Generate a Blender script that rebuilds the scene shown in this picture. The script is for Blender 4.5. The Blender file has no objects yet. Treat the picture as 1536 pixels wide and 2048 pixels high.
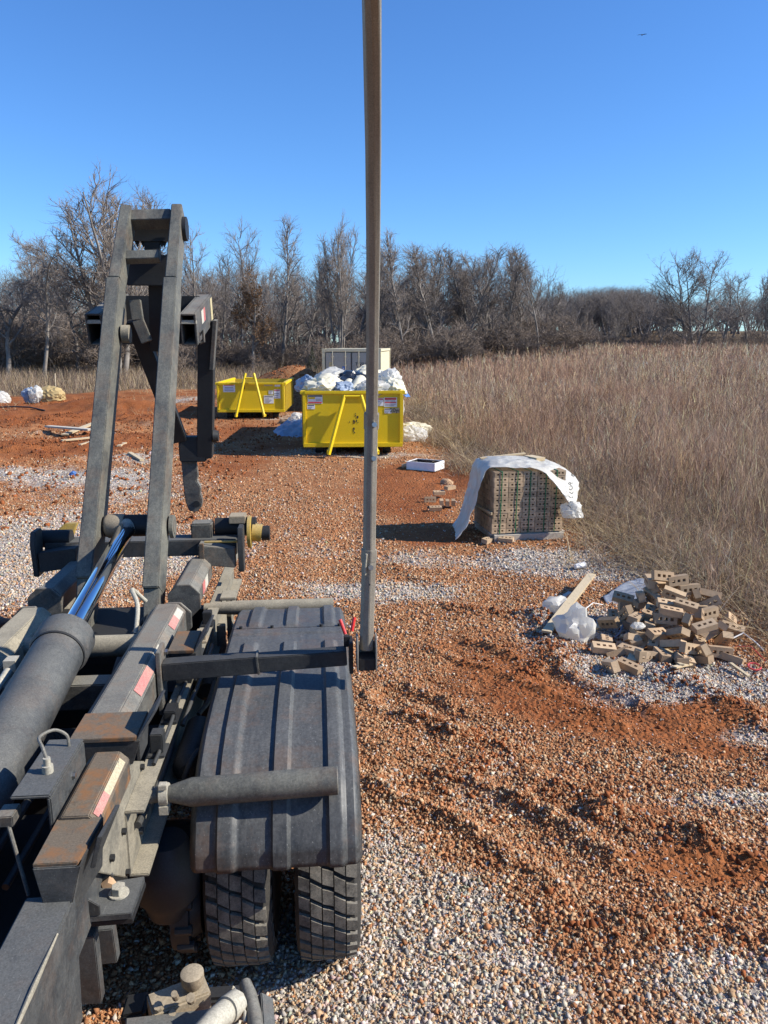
import bpy, bmesh, math, random
import numpy as np
from mathutils import Vector, Matrix, noise as mnoise
R = math.radians
# ------------------------------------------------------------------ camera, sky, sun, exposure
SC = bpy.context.scene
COL = SC.collection
FPX, CAMH, PITCH, YAW = 1539.0, 2.7, R(12.25), R(4.94)
cam = bpy.data.cameras.new('camera'); cam_o = bpy.data.objects.new('camera', cam); COL.objects.link(cam_o)
cam_o.location = (0, 0, CAMH); cam_o.rotation_euler = (R(90) - PITCH, 0, 0)
cam.sensor_fit = 'VERTICAL'; cam.sensor_height = 36.0; cam.lens = 36.0 * FPX / 2048.0
cam.clip_start = 0.05; cam.clip_end = 6000
SC.camera = cam_o
SUN_EL = R(33); SUN_AZ = R(96)          # azimuth clockwise from +Y (the view direction): right and a little behind
w = bpy.data.worlds.new('World'); SC.world = w; w.use_nodes = True
nt = w.node_tree; bg = nt.nodes['Background']
sky = nt.nodes.new('ShaderNodeTexSky'); sky.sky_type = 'NISHITA'; sky.sun_disc = False
sky.sun_elevation = SUN_EL; sky.sun_rotation = SUN_AZ
sky.altitude = 0; sky.air_density = 1.0; sky.dust_density = 0.1; sky.ozone_density = 3.0
hs_ = nt.nodes.new('ShaderNodeHueSaturation'); hs_.inputs['Saturation'].default_value = 1.08
ml_ = nt.nodes.new('ShaderNodeMix'); ml_.data_type = 'RGBA'; ml_.blend_type = 'MULTIPLY'; ml_.inputs[0].default_value = 1; ml_.inputs[7].default_value = (.73, 1.08, 1.52, 1)
nt.links.new(sky.outputs[0], hs_.inputs['Color']); nt.links.new(hs_.outputs[0], ml_.inputs[6]); nt.links.new(ml_.outputs[2], bg.inputs[0]); bg.inputs[1].default_value = 0.083
sun = bpy.data.lights.new('sun', 'SUN'); sun.energy = 5.0; sun.angle = R(0.53); sun.color = (1, .93, .82)
sun_o = bpy.data.objects.new('sun', sun); COL.objects.link(sun_o)
sd = Vector((math.sin(SUN_AZ) * math.cos(SUN_EL), math.cos(SUN_AZ) * math.cos(SUN_EL), math.sin(SUN_EL)))
sun_o.rotation_euler = (-sd).to_track_quat('-Z', 'Y').to_euler(); sun_o.location = sd * 50
SC.view_settings.view_transform = 'Standard'; SC.view_settings.look = 'None'
SC.view_settings.exposure = 0.66; SC.view_settings.gamma = 1
SC.cycles.max_bounces = 6; SC.cycles.use_denoising = True

rng = np.random.default_rng(7); random.seed(7)

# ------------------------------------------------------------------ measuring helpers (photo pixel -> place in the yard)
def _ray(px, py):
    a = (px - 768) / FPX; b = -(py - 1024) / FPX
    return np.array([a, math.cos(PITCH) + b * math.sin(PITCH), -math.sin(PITCH) + b * math.cos(PITCH)])
def Wd(px, py, z=None, y=None):
    d = _ray(px, py); t = (z - CAMH) / d[2] if z is not None else y / d[1]
    return Vector(d * t + [0, 0, CAMH])
def T(px, py, z=None, u=None, v=None):
    d = _ray(px, py); c, s = math.cos(-YAW), math.sin(-YAW)
    d = np.array([c * d[0] - s * d[1], s * d[0] + c * d[1], d[2]])
    t = (z - CAMH) / d[2] if z is not None else (u / d[1] if u is not None else v / d[0])
    return Vector(d * t + [0, 0, CAMH])

# ------------------------------------------------------------------ numpy noise
_perm = np.random.default_rng(3).permutation(4096)
def _hash(ix, iy, seed=0):
    return _perm[(_perm[(ix + seed * 131) & 4095] + iy) & 4095] / 4095.0
def vnoise(x, y, seed=0):
    x = np.asarray(x, float); y = np.asarray(y, float)
    ix = np.floor(x).astype(int); iy = np.floor(y).astype(int); fx = x - ix; fy = y - iy
    fx = fx * fx * (3 - 2 * fx); fy = fy * fy * (3 - 2 * fy)
    a = _hash(ix, iy, seed); b = _hash(ix + 1, iy, seed); c = _hash(ix, iy + 1, seed); d = _hash(ix + 1, iy + 1, seed)
    return (a + (b - a) * fx) * (1 - fy) + (c + (d - c) * fx) * fy
def fbm(x, y, oct=4, seed=0):
    s = 0; a = .5; t = 0
    for k in range(oct):
        s = s + a * vnoise(x * 2 ** k, y * 2 ** k, seed + k); t += a; a *= .5
    return s / t
def sstep(a, b, x):
    t = np.clip((x - a) / (b - a), 0, 1); return t * t * (3 - 2 * t)

# ------------------------------------------------------------------ materials
def new_mat(name):
    m = bpy.data.materials.new(name); m.use_nodes = True
    return m, m.node_tree, m.node_tree.nodes['Principled BSDF']
def nd(t, typ, **k):
    n = t.nodes.new(typ)
    for a, b in k.items():
        if a == 'inp':
            for i, v in b.items(): n.inputs[i].default_value = v
        else: setattr(n, a, b)
    return n
def ramp(t, src, p0, p1, c0=(0, 0, 0, 1), c1=(1, 1, 1, 1)):
    n = nd(t, 'ShaderNodeValToRGB'); e = n.color_ramp.elements
    e[0].position = p0; e[1].position = p1; e[0].color = c0; e[1].color = c1
    t.links.new(src, n.inputs[0]); return n.outputs[0]
def mixc(t, fac, a, b, mode='MIX'):
    n = nd(t, 'ShaderNodeMix', data_type='RGBA', blend_type=mode)
    for i, v in ((0, fac), (6, a), (7, b)):
        if hasattr(v, 'is_output'): t.links.new(v, n.inputs[i])
        elif isinstance(v, (int, float)): n.inputs[i].default_value = v
        else: n.inputs[i].default_value = (*v, 1) if len(v) == 3 else v
    return n.outputs[2]
def noise(t, co, scale, detail=4, rough=.55):
    n = nd(t, 'ShaderNodeTexNoise', inp={'Scale': scale, 'Detail': detail, 'Roughness': rough})
    t.links.new(co, n.inputs['Vector']); return n.outputs[0]
def mth(t, op, a, b=0.0):
    n = nd(t, 'ShaderNodeMath', operation=op)
    for i, v in ((0, a), (1, b)):
        if hasattr(v, 'is_output'): t.links.new(v, n.inputs[i])
        else: n.inputs[i].default_value = v
    return n.outputs[0]
def bump(t, bsdf, h, strength=.3, dist=.01):
    n = nd(t, 'ShaderNodeBump', inp={'Strength': strength, 'Distance': dist})
    t.links.new(h, n.inputs['Height']); t.links.new(n.outputs[0], bsdf.inputs['Normal'])

def m_plain(name, c, rough=.6, var=.15, scale=8, metal=0, spec=.5, bmp=.0):
    m, t, b = new_mat(name); co = nd(t, 'ShaderNodeTexCoord').outputs['Object']
    n = noise(t, co, scale, 5)
    lo = tuple(x * (1 - var) for x in c); hi = tuple(min(1, x * (1 + var)) for x in c)
    t.links.new(ramp(t, n, .3, .7, (*lo, 1), (*hi, 1)), b.inputs['Base Color'])
    b.inputs['Roughness'].default_value = rough; b.inputs['Metallic'].default_value = metal
    b.inputs['Specular IOR Level'].default_value = spec
    if bmp: bump(t, b, noise(t, co, scale * 6, 4), bmp, .004)
    return m
def m_dusty(name, base, dust, amt=.5, rough=.46, scale=5, up=.35, rust=0.0, specks=.4, streak=1.0):
    """painted steel under road dust: patchy dust, more of it lying on upward faces, pale specks, optional rust"""
    m, t, b = new_mat(name); tc = nd(t, 'ShaderNodeTexCoord'); co = tc.outputs['Object']
    mp = nd(t, 'ShaderNodeMapping'); mp.inputs['Scale'].default_value = (streak, 1 / streak, 1); t.links.new(co, mp.inputs[0])
    geo = nd(t, 'ShaderNodeNewGeometry'); sp = nd(t, 'ShaderNodeSeparateXYZ'); t.links.new(geo.outputs['Normal'], sp.inputs[0])
    upf = mth(t, 'MULTIPLY', mth(t, 'MAXIMUM', sp.outputs[2], 0.0), up)
    n1 = noise(t, mp.outputs[0], scale, 7, .65); n2 = noise(t, mp.outputs[0], scale * 9, 5, .7); n3 = noise(t, co, scale * 45, 2, .6)
    f = mth(t, 'ADD', mth(t, 'MULTIPLY', n1, .75), mth(t, 'MULTIPLY', n2, .45))
    f = mth(t, 'ADD', f, upf)
    fr = mth(t, 'MULTIPLY', ramp(t, f, .42, .95), amt)
    c = mixc(t, fr, base, dust)
    sp_ = mth(t, 'MULTIPLY', ramp(t, n3, .66, .74), specks)
    c = mixc(t, sp_, c, tuple(min(1, x * 1.5) for x in dust))
    # thin pale scratches and fine gritty mottling
    ms = nd(t, 'ShaderNodeMapping'); ms.inputs['Scale'].default_value = (60, 3, 9); ms.inputs['Rotation'].default_value = (.3, .2, .35); t.links.new(co, ms.inputs[0])
    sc_ = ramp(t, noise(t, ms.outputs[0], scale * .6, 3, .6), .68, .76)
    c = mixc(t, mth(t, 'MULTIPLY', mth(t, 'MULTIPLY', sc_, ramp(t, n1, .4, .6)), min(1, specks * 1.1)), c, tuple(min(1, x * 1.35) for x in dust))
    gr = noise(t, co, scale * 28, 4, .75); c = mixc(t, .55, c, ramp(t, gr, .32, .68, (.45, .45, .45, 1), (1.5, 1.5, 1.5, 1)), 'MULTIPLY')
    n5 = noise(t, co, scale * 2.3, 8, .7)
    c = mixc(t, mth(t, 'MULTIPLY', ramp(t, n5, .6, .72), .5), c, tuple(x * .5 for x in base))
    if rust:
        n4 = noise(t, co, scale * 1.1 + 1, 8, .72)
        c = mixc(t, mth(t, 'MULTIPLY', ramp(t, n4, .5, .62), rust), c, (.24, .11, .04))
    t.links.new(c, b.inputs['Base Color'])
    t.links.new(mth(t, 'ADD', mth(t, 'MULTIPLY', fr, .45), rough), b.inputs['Roughness'])
    b.inputs['Specular IOR Level'].default_value = .4
    bump(t, b, n2, .12, .003)
    return m
M = {}
M['paint'] = m_dusty('dusty_black_paint', (.024, .026, .029), (.27, .255, .21), .66, rust=.16, specks=.6)
M['paint_dk'] = m_dusty('scuffed_black_paint', (.020, .023, .027), (.17, .17, .155), .55, rust=.07, specks=.6, scale=6)
M['paint_lo'] = m_dusty('black_paint', (.014, .016, .019), (.12, .115, .10), .42, specks=.4)
M['paint_arm'] = m_dusty('scuffed_grey_paint', (.045, .048, .048), (.27, .26, .205), .75, scale=4, up=.05, rust=.12, specks=.35, streak=1.6)
M['rusty'] = m_dusty('worn_rusty_steel', (.035, .034, .035), (.22, .17, .11), .6, rust=.75, scale=6)
M['rail'] = m_dusty('mud_caked_rail', (.085, .08, .066), (.36, .32, .235), .85, scale=7, rough=.75, up=.3, specks=.3)
M['plastic'] = m_dusty('fender_plastic', (.020, .023, .026), (.19, .19, .18), .5, rust=.16, scale=3.0, rough=.38, up=.22, specks=.55, streak=2.2)
M['black'] = m_dusty('deep_black', (.010, .011, .013), (.05, .048, .042), .35, specks=.15, rough=.5)  # near-black base; also carries the shade on the hanging hook links
M['rubber'] = m_dusty('tyre_rubber', (.022, .022, .022), (.34, .31, .255), .85, rough=.8, scale=14, up=.1, specks=.3)
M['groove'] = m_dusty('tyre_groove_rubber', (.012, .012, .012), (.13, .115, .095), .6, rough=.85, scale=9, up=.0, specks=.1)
M['steel'] = m_plain('steel', (.45, .44, .42), .35, .15, 30, 1)
M['pole'] = m_dusty('weathered_aluminium', (.22, .20, .165), (.40, .36, .29), .8, scale=10, rough=.42, up=.2, specks=.1, streak=3)
M['pole'].node_tree.nodes['Principled BSDF'].inputs['Metallic'].default_value = .35
M['chrome'] = m_plain('chrome_rod', (.60, .64, .70), .06, .04, 4, 1)
M['pipe'] = m_dusty('pale_pipe', (.30, .28, .225), (.44, .41, .33), .7, rough=.5, specks=.2)
M['tan'] = m_dusty('dusty_valve_block', (.20, .16, .11), (.36, .30, .21), .8, rough=.6, specks=.3)
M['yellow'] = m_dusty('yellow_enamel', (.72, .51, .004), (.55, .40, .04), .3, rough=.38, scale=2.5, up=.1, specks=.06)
M['yellow_side'] = m_dusty('yellow_enamel_side', (.52, .38, .02), (.32, .25, .10), .6, rough=.5, scale=3, up=.1, specks=.06)  # darker, browner yellow for side walls, tailgate and floor
M['yellow_hub'] = m_dusty('yellow_hub_paint', (.42, .27, .025), (.34, .27, .15), .8, rough=.5)
M['white'] = m_plain('white_decal', (.72, .72, .70), .5, .08, 20)
M['red'] = m_plain('red_decal', (.55, .06, .06), .45, .15, 20)
M['pinkred'] = m_dusty('red_reflective_tape', (.46, .10, .10), (.40, .26, .21), .75, rough=.35)
M['tape'] = m_dusty('white_reflective_tape', (.52, .50, .43), (.36, .34, .27), .8, rough=.35)
M['tape_yellow'] = m_dusty('yellow_reflective_tape', (.50, .42, .22), (.40, .35, .25), .85, rough=.35)
M['blue'] = m_plain('blue_decal', (.06, .17, .50), .5)
M['ink'] = m_plain('black_ink', (.02, .02, .02), .5)
M['grey_ink'] = m_plain('grey_ink', (.25, .25, .25), .5)
M['dgrey'] = m_plain('dark_grey_gasket', (.05, .05, .05), .7)
M['redgrip'] = m_plain('red_grip', (.60, .03, .03), .35)

# ------------------------------------------------------------------ mesh builder
def smooth_pts(pts, k=6):
    pts = [Vector(p) for p in pts]; P4 = [pts[0] * 2 - pts[1]] + pts + [pts[-1] * 2 - pts[-2]]; out = []
    for i in range(1, len(P4) - 2):
        a, b, c, d = P4[i - 1:i + 3]
        for j in range(k):
            t = j / k; out.append(.5 * (2 * b + (c - a) * t + (2 * a - 5 * b + 4 * c - d) * t * t + (3 * b - a - 3 * c + d) * t ** 3))
    return out + [pts[-1]]
class MB:
    def __init__(s): s.v = []; s.f = []
    def add(s, vs, fs):
        o = len(s.v); s.v += [tuple(x) for x in vs]; s.f += [tuple(i + o for i in f) for f in fs]; return s
    def box(s, c, size, rot=None):
        m = rot.to_matrix() if rot is not None and not isinstance(rot, Matrix) else rot
        vs = []
        for x in (-.5, .5):
            for y in (-.5, .5):
                for z in (-.5, .5):
                    p = Vector((x * size[0], y * size[1], z * size[2]))
                    if m: p = m @ p
                    vs.append(p + Vector(c))
        return s.add(vs, [(0, 1, 3, 2), (4, 6, 7, 5), (0, 4, 5, 1), (2, 3, 7, 6), (0, 2, 6, 4), (1, 5, 7, 3)])
    def beam(s, p0, p1, wd, ht, up=(0, 0, 1), w1=None, h1=None, open_start=False):
        p0 = Vector(p0); p1 = Vector(p1); d = (p1 - p0).normalized(); sv = d.cross(Vector(up)).normalized(); uv = sv.cross(d)
        w1 = wd if w1 is None else w1; h1 = ht if h1 is None else h1; vs = []
        for p, a, b in ((p0, wd, ht), (p1, w1, h1)):
            for sx, sy in ((-1, -1), (1, -1), (1, 1), (-1, 1)): vs.append(p + sv * sx * a / 2 + uv * sy * b / 2)
        fs = [(4, 5, 6, 7)] if open_start else [(3, 2, 1, 0), (4, 5, 6, 7)]
        return s.add(vs, fs + [(0, 1, 5, 4), (1, 2, 6, 5), (2, 3, 7, 6), (3, 0, 4, 7)])
    def prism(s, pts, off):
        n = len(pts); pts = [Vector(p) for p in pts]; off = Vector(off)
        vs = pts + [p + off for p in pts]
        return s.add(vs, [tuple(range(n))[::-1], tuple(range(n, 2 * n))] + [(i, (i + 1) % n, n + (i + 1) % n, n + i) for i in range(n)])
    def tube(s, pts, r, n=12, cap=True):
        pts = [Vector(p) for p in pts]; rr = r if isinstance(r, (list, tuple)) else [r] * len(pts)
        ref = None; vs = []
        for i, p in enumerate(pts):
            d = (pts[min(i + 1, len(pts) - 1)] - pts[max(i - 1, 0)]).normalized()
            if ref is None: ref = d.orthogonal().normalized()
            ref = (ref - d * ref.dot(d)).normalized(); b = d.cross(ref)
            for k in range(n):
                a = 2 * math.pi * k / n; vs.append(p + (ref * math.cos(a) + b * math.sin(a)) * rr[i])
        fs = []
        for i in range(len(pts) - 1):
            for k in range(n): fs.append((i * n + k, i * n + (k + 1) % n, (i + 1) * n + (k + 1) % n, (i + 1) * n + k))
        if cap: fs += [tuple(range(n))[::-1], tuple(range((len(pts) - 1) * n, len(pts) * n))]
        return s.add(vs, fs)
    def lathe(s, c, axis, prof, n=24):
        """profile of (distance along axis, radius)"""
        c = Vector(c); a = Vector(axis).normalized()
        return s.tube([c + a * q[0] for q in _spread(prof)], [q[1] for q in _spread(prof)], n)
    def build(s, name, mat, parent=None, off=(0, 0, 0), bevel=0, smooth=35, seg=2):
        me = bpy.data.meshes.new(name); o_ = Vector(off)
        me.from_pydata([Vector(v) - o_ for v in s.v], [], s.f); me.update()
        bm = bmesh.new(); bm.from_mesh(me)
        bmesh.ops.recalc_face_normals(bm, faces=bm.faces)
        if bevel:
            ed = [e for e in bm.edges if len(e.link_faces) == 2 and e.calc_face_angle(0) > R(25)]
            bmesh.ops.bevel(bm, geom=ed, offset=bevel, segments=seg, affect='EDGES', clamp_overlap=True)
        bm.to_mesh(me); bm.free()
        for p in me.polygons: p.use_smooth = True
        me.set_sharp_from_angle(angle=R(smooth))
        me.materials.append(mat)
        o = bpy.data.objects.new(name, me); COL.objects.link(o)
        if parent: o.parent = parent
        return o
def _spread(prof):
    out = []; last = None
    for q in prof:
        if last is not None and abs(q[0] - last) < 1e-5: q = (last + 2e-4 if True else q[0], q[1])
        out.append(q); last = q[0]
    return out
def tag(o, label=None, cat=None, group=None, kind=None):
    if label: o['label'] = label
    if cat: o['category'] = cat
    if group: o['group'] = group
    if kind: o['kind'] = kind
    return o
def empty(name, loc, rz=0, label=None, cat=None, group=None):
    o = bpy.data.objects.new(name, None); COL.objects.link(o); o.location = loc; o.rotation_euler = (0, 0, rz); o.empty_display_size = .2
    return tag(o, label, cat, group)
def np_mesh(name, V, faces_n, F, mat=None, col=None, attr=None, parent=None, smooth=False):
    """V (n,3); F flat loop indices; faces_n = loops per face (int or array)"""
    me = bpy.data.meshes.new(name); V = np.asarray(V, np.float32); F = np.asarray(F, np.int32).ravel()
    nf = len(F) // faces_n if np.isscalar(faces_n) else len(faces_n)
    me.vertices.add(len(V)); me.vertices.foreach_set('co', V.ravel())
    me.loops.add(len(F)); me.loops.foreach_set('vertex_index', F)
    me.polygons.add(nf)
    st = np.arange(nf, dtype=np.int32) * faces_n if np.isscalar(faces_n) else np.concatenate([[0], np.cumsum(faces_n)[:-1]]).astype(np.int32)
    me.polygons.foreach_set('loop_start', st)
    if smooth: me.polygons.foreach_set('use_smooth', np.ones(nf, bool))
    me.update(calc_edges=True)
    if col is not None:
        a = me.color_attributes.new('tint', 'FLOAT_COLOR', 'POINT')
        c = np.ones((len(V), 4), np.float32); c[:, :3] = col; a.data.foreach_set('color', c.ravel())
    for k, x in (attr or {}).items():
        a = me.attributes.new(k, 'FLOAT', 'POINT'); a.data.foreach_set('value', np.asarray(x, np.float32))
    if mat: me.materials.append(mat)
    o = bpy.data.objects.new(name, me); COL.objects.link(o)
    if parent: o.parent = parent
    return o
def add_text(txt, size, mat, parent, origin, xdir, ydir, name='lettering', thick=.002):
    cu = bpy.data.curves.new(name, 'FONT'); cu.body = txt; cu.size = size; cu.extrude = thick; cu.align_x = 'CENTER'; cu.align_y = 'CENTER'
    tmp = bpy.data.objects.new('tmp', cu); COL.objects.link(tmp)
    me = bpy.data.meshes.new_from_object(tmp.evaluated_get(bpy.context.evaluated_depsgraph_get()))
    bpy.data.objects.remove(tmp); me.materials.clear(); me.materials.append(mat)
    x = Vector(xdir).normalized(); y = Vector(ydir).normalized(); z = x.cross(y)
    me.transform(Matrix.Translation(origin) @ Matrix((x, y, z)).transposed().to_4x4())
    o = bpy.data.objects.new(name, me); COL.objects.link(o)
    if parent: o.parent = parent
    return o
def copy_tree(o, parent=None):
    c = o.copy(); COL.objects.link(c)
    if parent: c.parent = parent
    for ch in list(o.children): copy_tree(ch, c)
    return c

# ------------------------------------------------------------------ the ground
_fb = [Wd(*p, z=0) for p in ((1900, 1500), (1536, 1300), (1440, 1225), (1330, 1140), (1200, 1075), (1130, 1010), (985, 950), (905, 893), (850, 850), (815, 805))]
_fb_y = np.array([p.y for p in _fb] + [31, 40, 48, 300]); _fb_x = np.array([p.x for p in _fb] + [1.6, 1.0, -1.0, -5.0])
def field_d(x, y):                       # >0 inside the weed field on the right
    return x - np.interp(y, _fb_y, _fb_x) + (fbm(x * .9, y * .5, 3, 21) - .5) * 1.2
def back_d(x, y):                        # >0 in the grass strip before the far trees on the left
    return y - (47 + (fbm(x * .25, y * .1, 3, 5) - .5) * 7 - np.clip(-x - 14, 0, 9) * .9)
def base_h(x, y):
    right = sstep(-2, 14, x)
    h = right * (1.75 * sstep(22, 72, y)) + (1 - right) * .35 * sstep(45, 75, y)
    h = h + (4.3 * sstep(100, 200, y)) * (.35 + .65 * right)
    # heap of dug clay behind the dumpsters, and smaller heaps
    h = h + 1.75 * np.exp(-(((x + 4.0) / 2.0) ** 2 + ((y - 36) / 1.6) ** 2)) + .62 * np.exp(-(((x + 6.6) / 1.6) ** 2 + ((y - 36.5) / 1.2) ** 2))
    h = h + .45 * np.exp(-(((x + 12) / 2.4) ** 2 + ((y - 33) / 1.3) ** 2))
    return h
def seg_d(x, y, a, b):
    ax, ay = a.x, a.y; bx, by = b.x, b.y; L = (bx - ax) ** 2 + (by - ay) ** 2
    t = np.clip(((x - ax) * (bx - ax) + (y - ay) * (by - ay)) / L, 0, 1)
    return np.hypot(x - ax - t * (bx - ax), y - ay - t * (by - ay))
RIDGES = [((826, 1425), (905, 1470), .05, .10), ((905, 1470), (1010, 1500), .03, .10), ((1075, 1590), (1215, 1640), .055, .12), ((1215, 1640), (1400, 1690), .05, .14), ((1400, 1690), (1560, 1760), .04, .16),
          ((900, 1215), (1080, 1235), .05, .12), ((1080, 1235), (1120, 1330), .05, .14), ((1120, 1330), (1040, 1345), .03, .12), ((1040, 1510), (880, 1560), .025, .12), ((1330, 1350), (1536, 1460), .06, .18), ((1300, 1860), (1536, 1900), .05, .16),
          ((1100, 1840), (1230, 1870), .035, .14), ((780, 1130), (900, 1180), .03, .12), ((300, 860), (40, 900), .06, .5), ((0, 860), (140, 835), .08, .5), ((250, 800), (0, 815), .07, .6)]
def h_ground(x, y):
    x = np.asarray(x, float); y = np.asarray(y, float)
    h = base_h(x, y)
    near = 1 - sstep(30, 60, y)
    h = h + (fbm(x * .55, y * .55, 3, 2) - .5) * .07 * near
    rough = .35 + .65 * sstep(.45, .62, fbm(x * .8 + 7, y * .8, 3, 9))
    h = h + (fbm(x * 5, y * 5, 3, 12) - .5) * .045 * rough * near
    cl = fbm(x * 14, y * 14, 2, 14)
    for a, b, hh, ww in RIDGES:
        a = Wd(*a, z=0); b = Wd(*b, z=0)
        d = seg_d(x, y, a, b) / ww
        h = h + hh * .95 * np.exp(-d * d) * (.45 + 1.1 * cl)
    # two curved tyre tracks pressed through the soft clay, soil squeezed up along their edges
    for pts in (((790, 1395), (960, 1465), (1180, 1560), (1400, 1640), (1620, 1740)), ((860, 1275), (1010, 1330), (1200, 1405), (1400, 1490), (1600, 1580)), ((820, 1560), (1000, 1640), (1200, 1760), (1420, 1880), (1600, 1960))):
        d = 9.
        for a, b in zip(pts[:-1], pts[1:]): d = np.minimum(d, seg_d(x, y, Wd(*a, z=0), Wd(*b, z=0)))
        d = d + (fbm(x * 2.2, y * 2.2, 2, 88) - .5) * .10
        br = sstep(.38, .60, fbm(x * 1.25 + 11, y * 1.25, 3, 87))
        h = h - .026 * np.exp(-(d / .13) ** 4) * (.4 + .6 * br) + .044 * np.exp(-((d - .21) / .06) ** 2) * (.15 + 1.35 * cl) * br
    # wheel tracks along the lane
    for tx in (-.55, 1.25):
        d = (x - tx - (y - 8) * .012) / .28
        h = h - .03 * np.exp(-d * d) * sstep(6, 9, y) * near
    left = sstep(-4.5, -8, x) * sstep(11, 14, y) * near
    h = h + left * (fbm(x * 1.6, y * 1.6, 4, 33) - .42) * .30
    return h
def blob(x, y, px, py, rx, ry):
    c = Wd(px, py, z=0); return np.exp(-(((x - c.x) / rx) ** 2 + ((y - c.y) / ry) ** 2))
WHITE = [(760, 2030, .75, .30, 1.2), (840, 1920, .5, .35, 1.0), (700, 1860, .5, .5, .9), (770, 1700, .3, .3, .8), (770, 1560, .22, .35, .35), (1040, 2000, .25, .12, .6), (1480, 1990, .40, .25, 1.1), (1440, 1600, .55, .14, .95), (990, 1610, .3, .3, .5), (900, 1800, .3, .3, .45),
         (1000, 1530, .30, .18, .5), (1100, 1120, 1.0, .6, 1.15), (1240, 1140, .6, .5, 1.2), (1190, 1250, .9, .8, .9), (1290, 1340, .8, .35, 1.0), (1450, 1370, .9, .3, 1.0), (1230, 1400, .7, .2, .4), (1510, 1480, .30, .2, .8),
         (690, 1180, .75, .4, 1.05), (860, 1185, .55, .35, .9), (650, 1090, 1.2, .9, .35), (760, 910, 1.8, .7, .7), (620, 905, 1.2, .8, .5), (560, 835, 1.2, 1.8, .75), (410, 800, 2.5, 4, .8), (320, 850, 1.6, 1.2, .4),
         (60, 1060, 2.2, 1.7, .9), (200, 960, 2.0, 1.5, .9), (120, 1120, 1.6, 1.2, .85), (20, 1180, 1.5, 1.2, .8), (270, 915, 1.3, 1.3, .75), (280, 990, 1.0, 1.2, .5), (40, 950, 1.3, .7, .7), (100, 870, 1.5, .5, .5), (110, 775, 6, .9, .5), (400, 1120, .8, .8, .35), (850, 1120, .8, .5, .6)]
CLAY = [(1130, 1400, 1.0, .45, 1.1), (1320, 1430, .7, .35, 1.2), (1420, 1490, .5, .22, 1.1), (1020, 1330, .7, .5, .7), (940, 1260, .8, .7, .5), (1310, 1620, .22, .10, 1.0), (1350, 1730, .5, .15, .8), (1500, 1760, .5, .2, .8), (1260, 1800, .35, .12, .5),
        (830, 1000, .8, 2.4, 1.1), (800, 950, 1.0, 2.0, 1.0), (880, 950, .8, 2.0, 1.1), (850, 1075, .8, .5, .9), (470, 930, 1.2, 2.6, .9), (480, 860, 1.3, 3.0, 1.0), (300, 830, 3, 3, .7), (120, 830, 5, 4.5, 1.3), (60, 900, 3.5, 2.3, 1.2), (240, 880, 1.5, 1.5, .8), (0, 1000, 1.5, 1.0, .6), (180, 1060, .8, .7, .6), (590, 745, 4, 5, 1.3), (480, 790, 4, 5, .8), (330, 770, 7, 6, .9), (40, 800, 8, 7, 1.2), (640, 1000, 1.0, 1.2, .4), (560, 890, 1.5, 1.4, .7)]
def zones(x, y):
    n = (fbm(x * 2.1, y * 2.1, 4, 41) - .5) * 1.0
    wv = sum(k * blob(x, y, px, py, rx, ry) for px, py, rx, ry, k in WHITE)
    cv = sum(k * blob(x, y, px, py, rx, ry) for px, py, rx, ry, k in CLAY)
    white = np.clip(sstep(.25, .95, wv + n * .75 + .05), 0, 1)
    clay = np.clip(sstep(.30, .95, cv + n * .8 - .35 * wv), 0, 1)
    return white, clay
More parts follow.
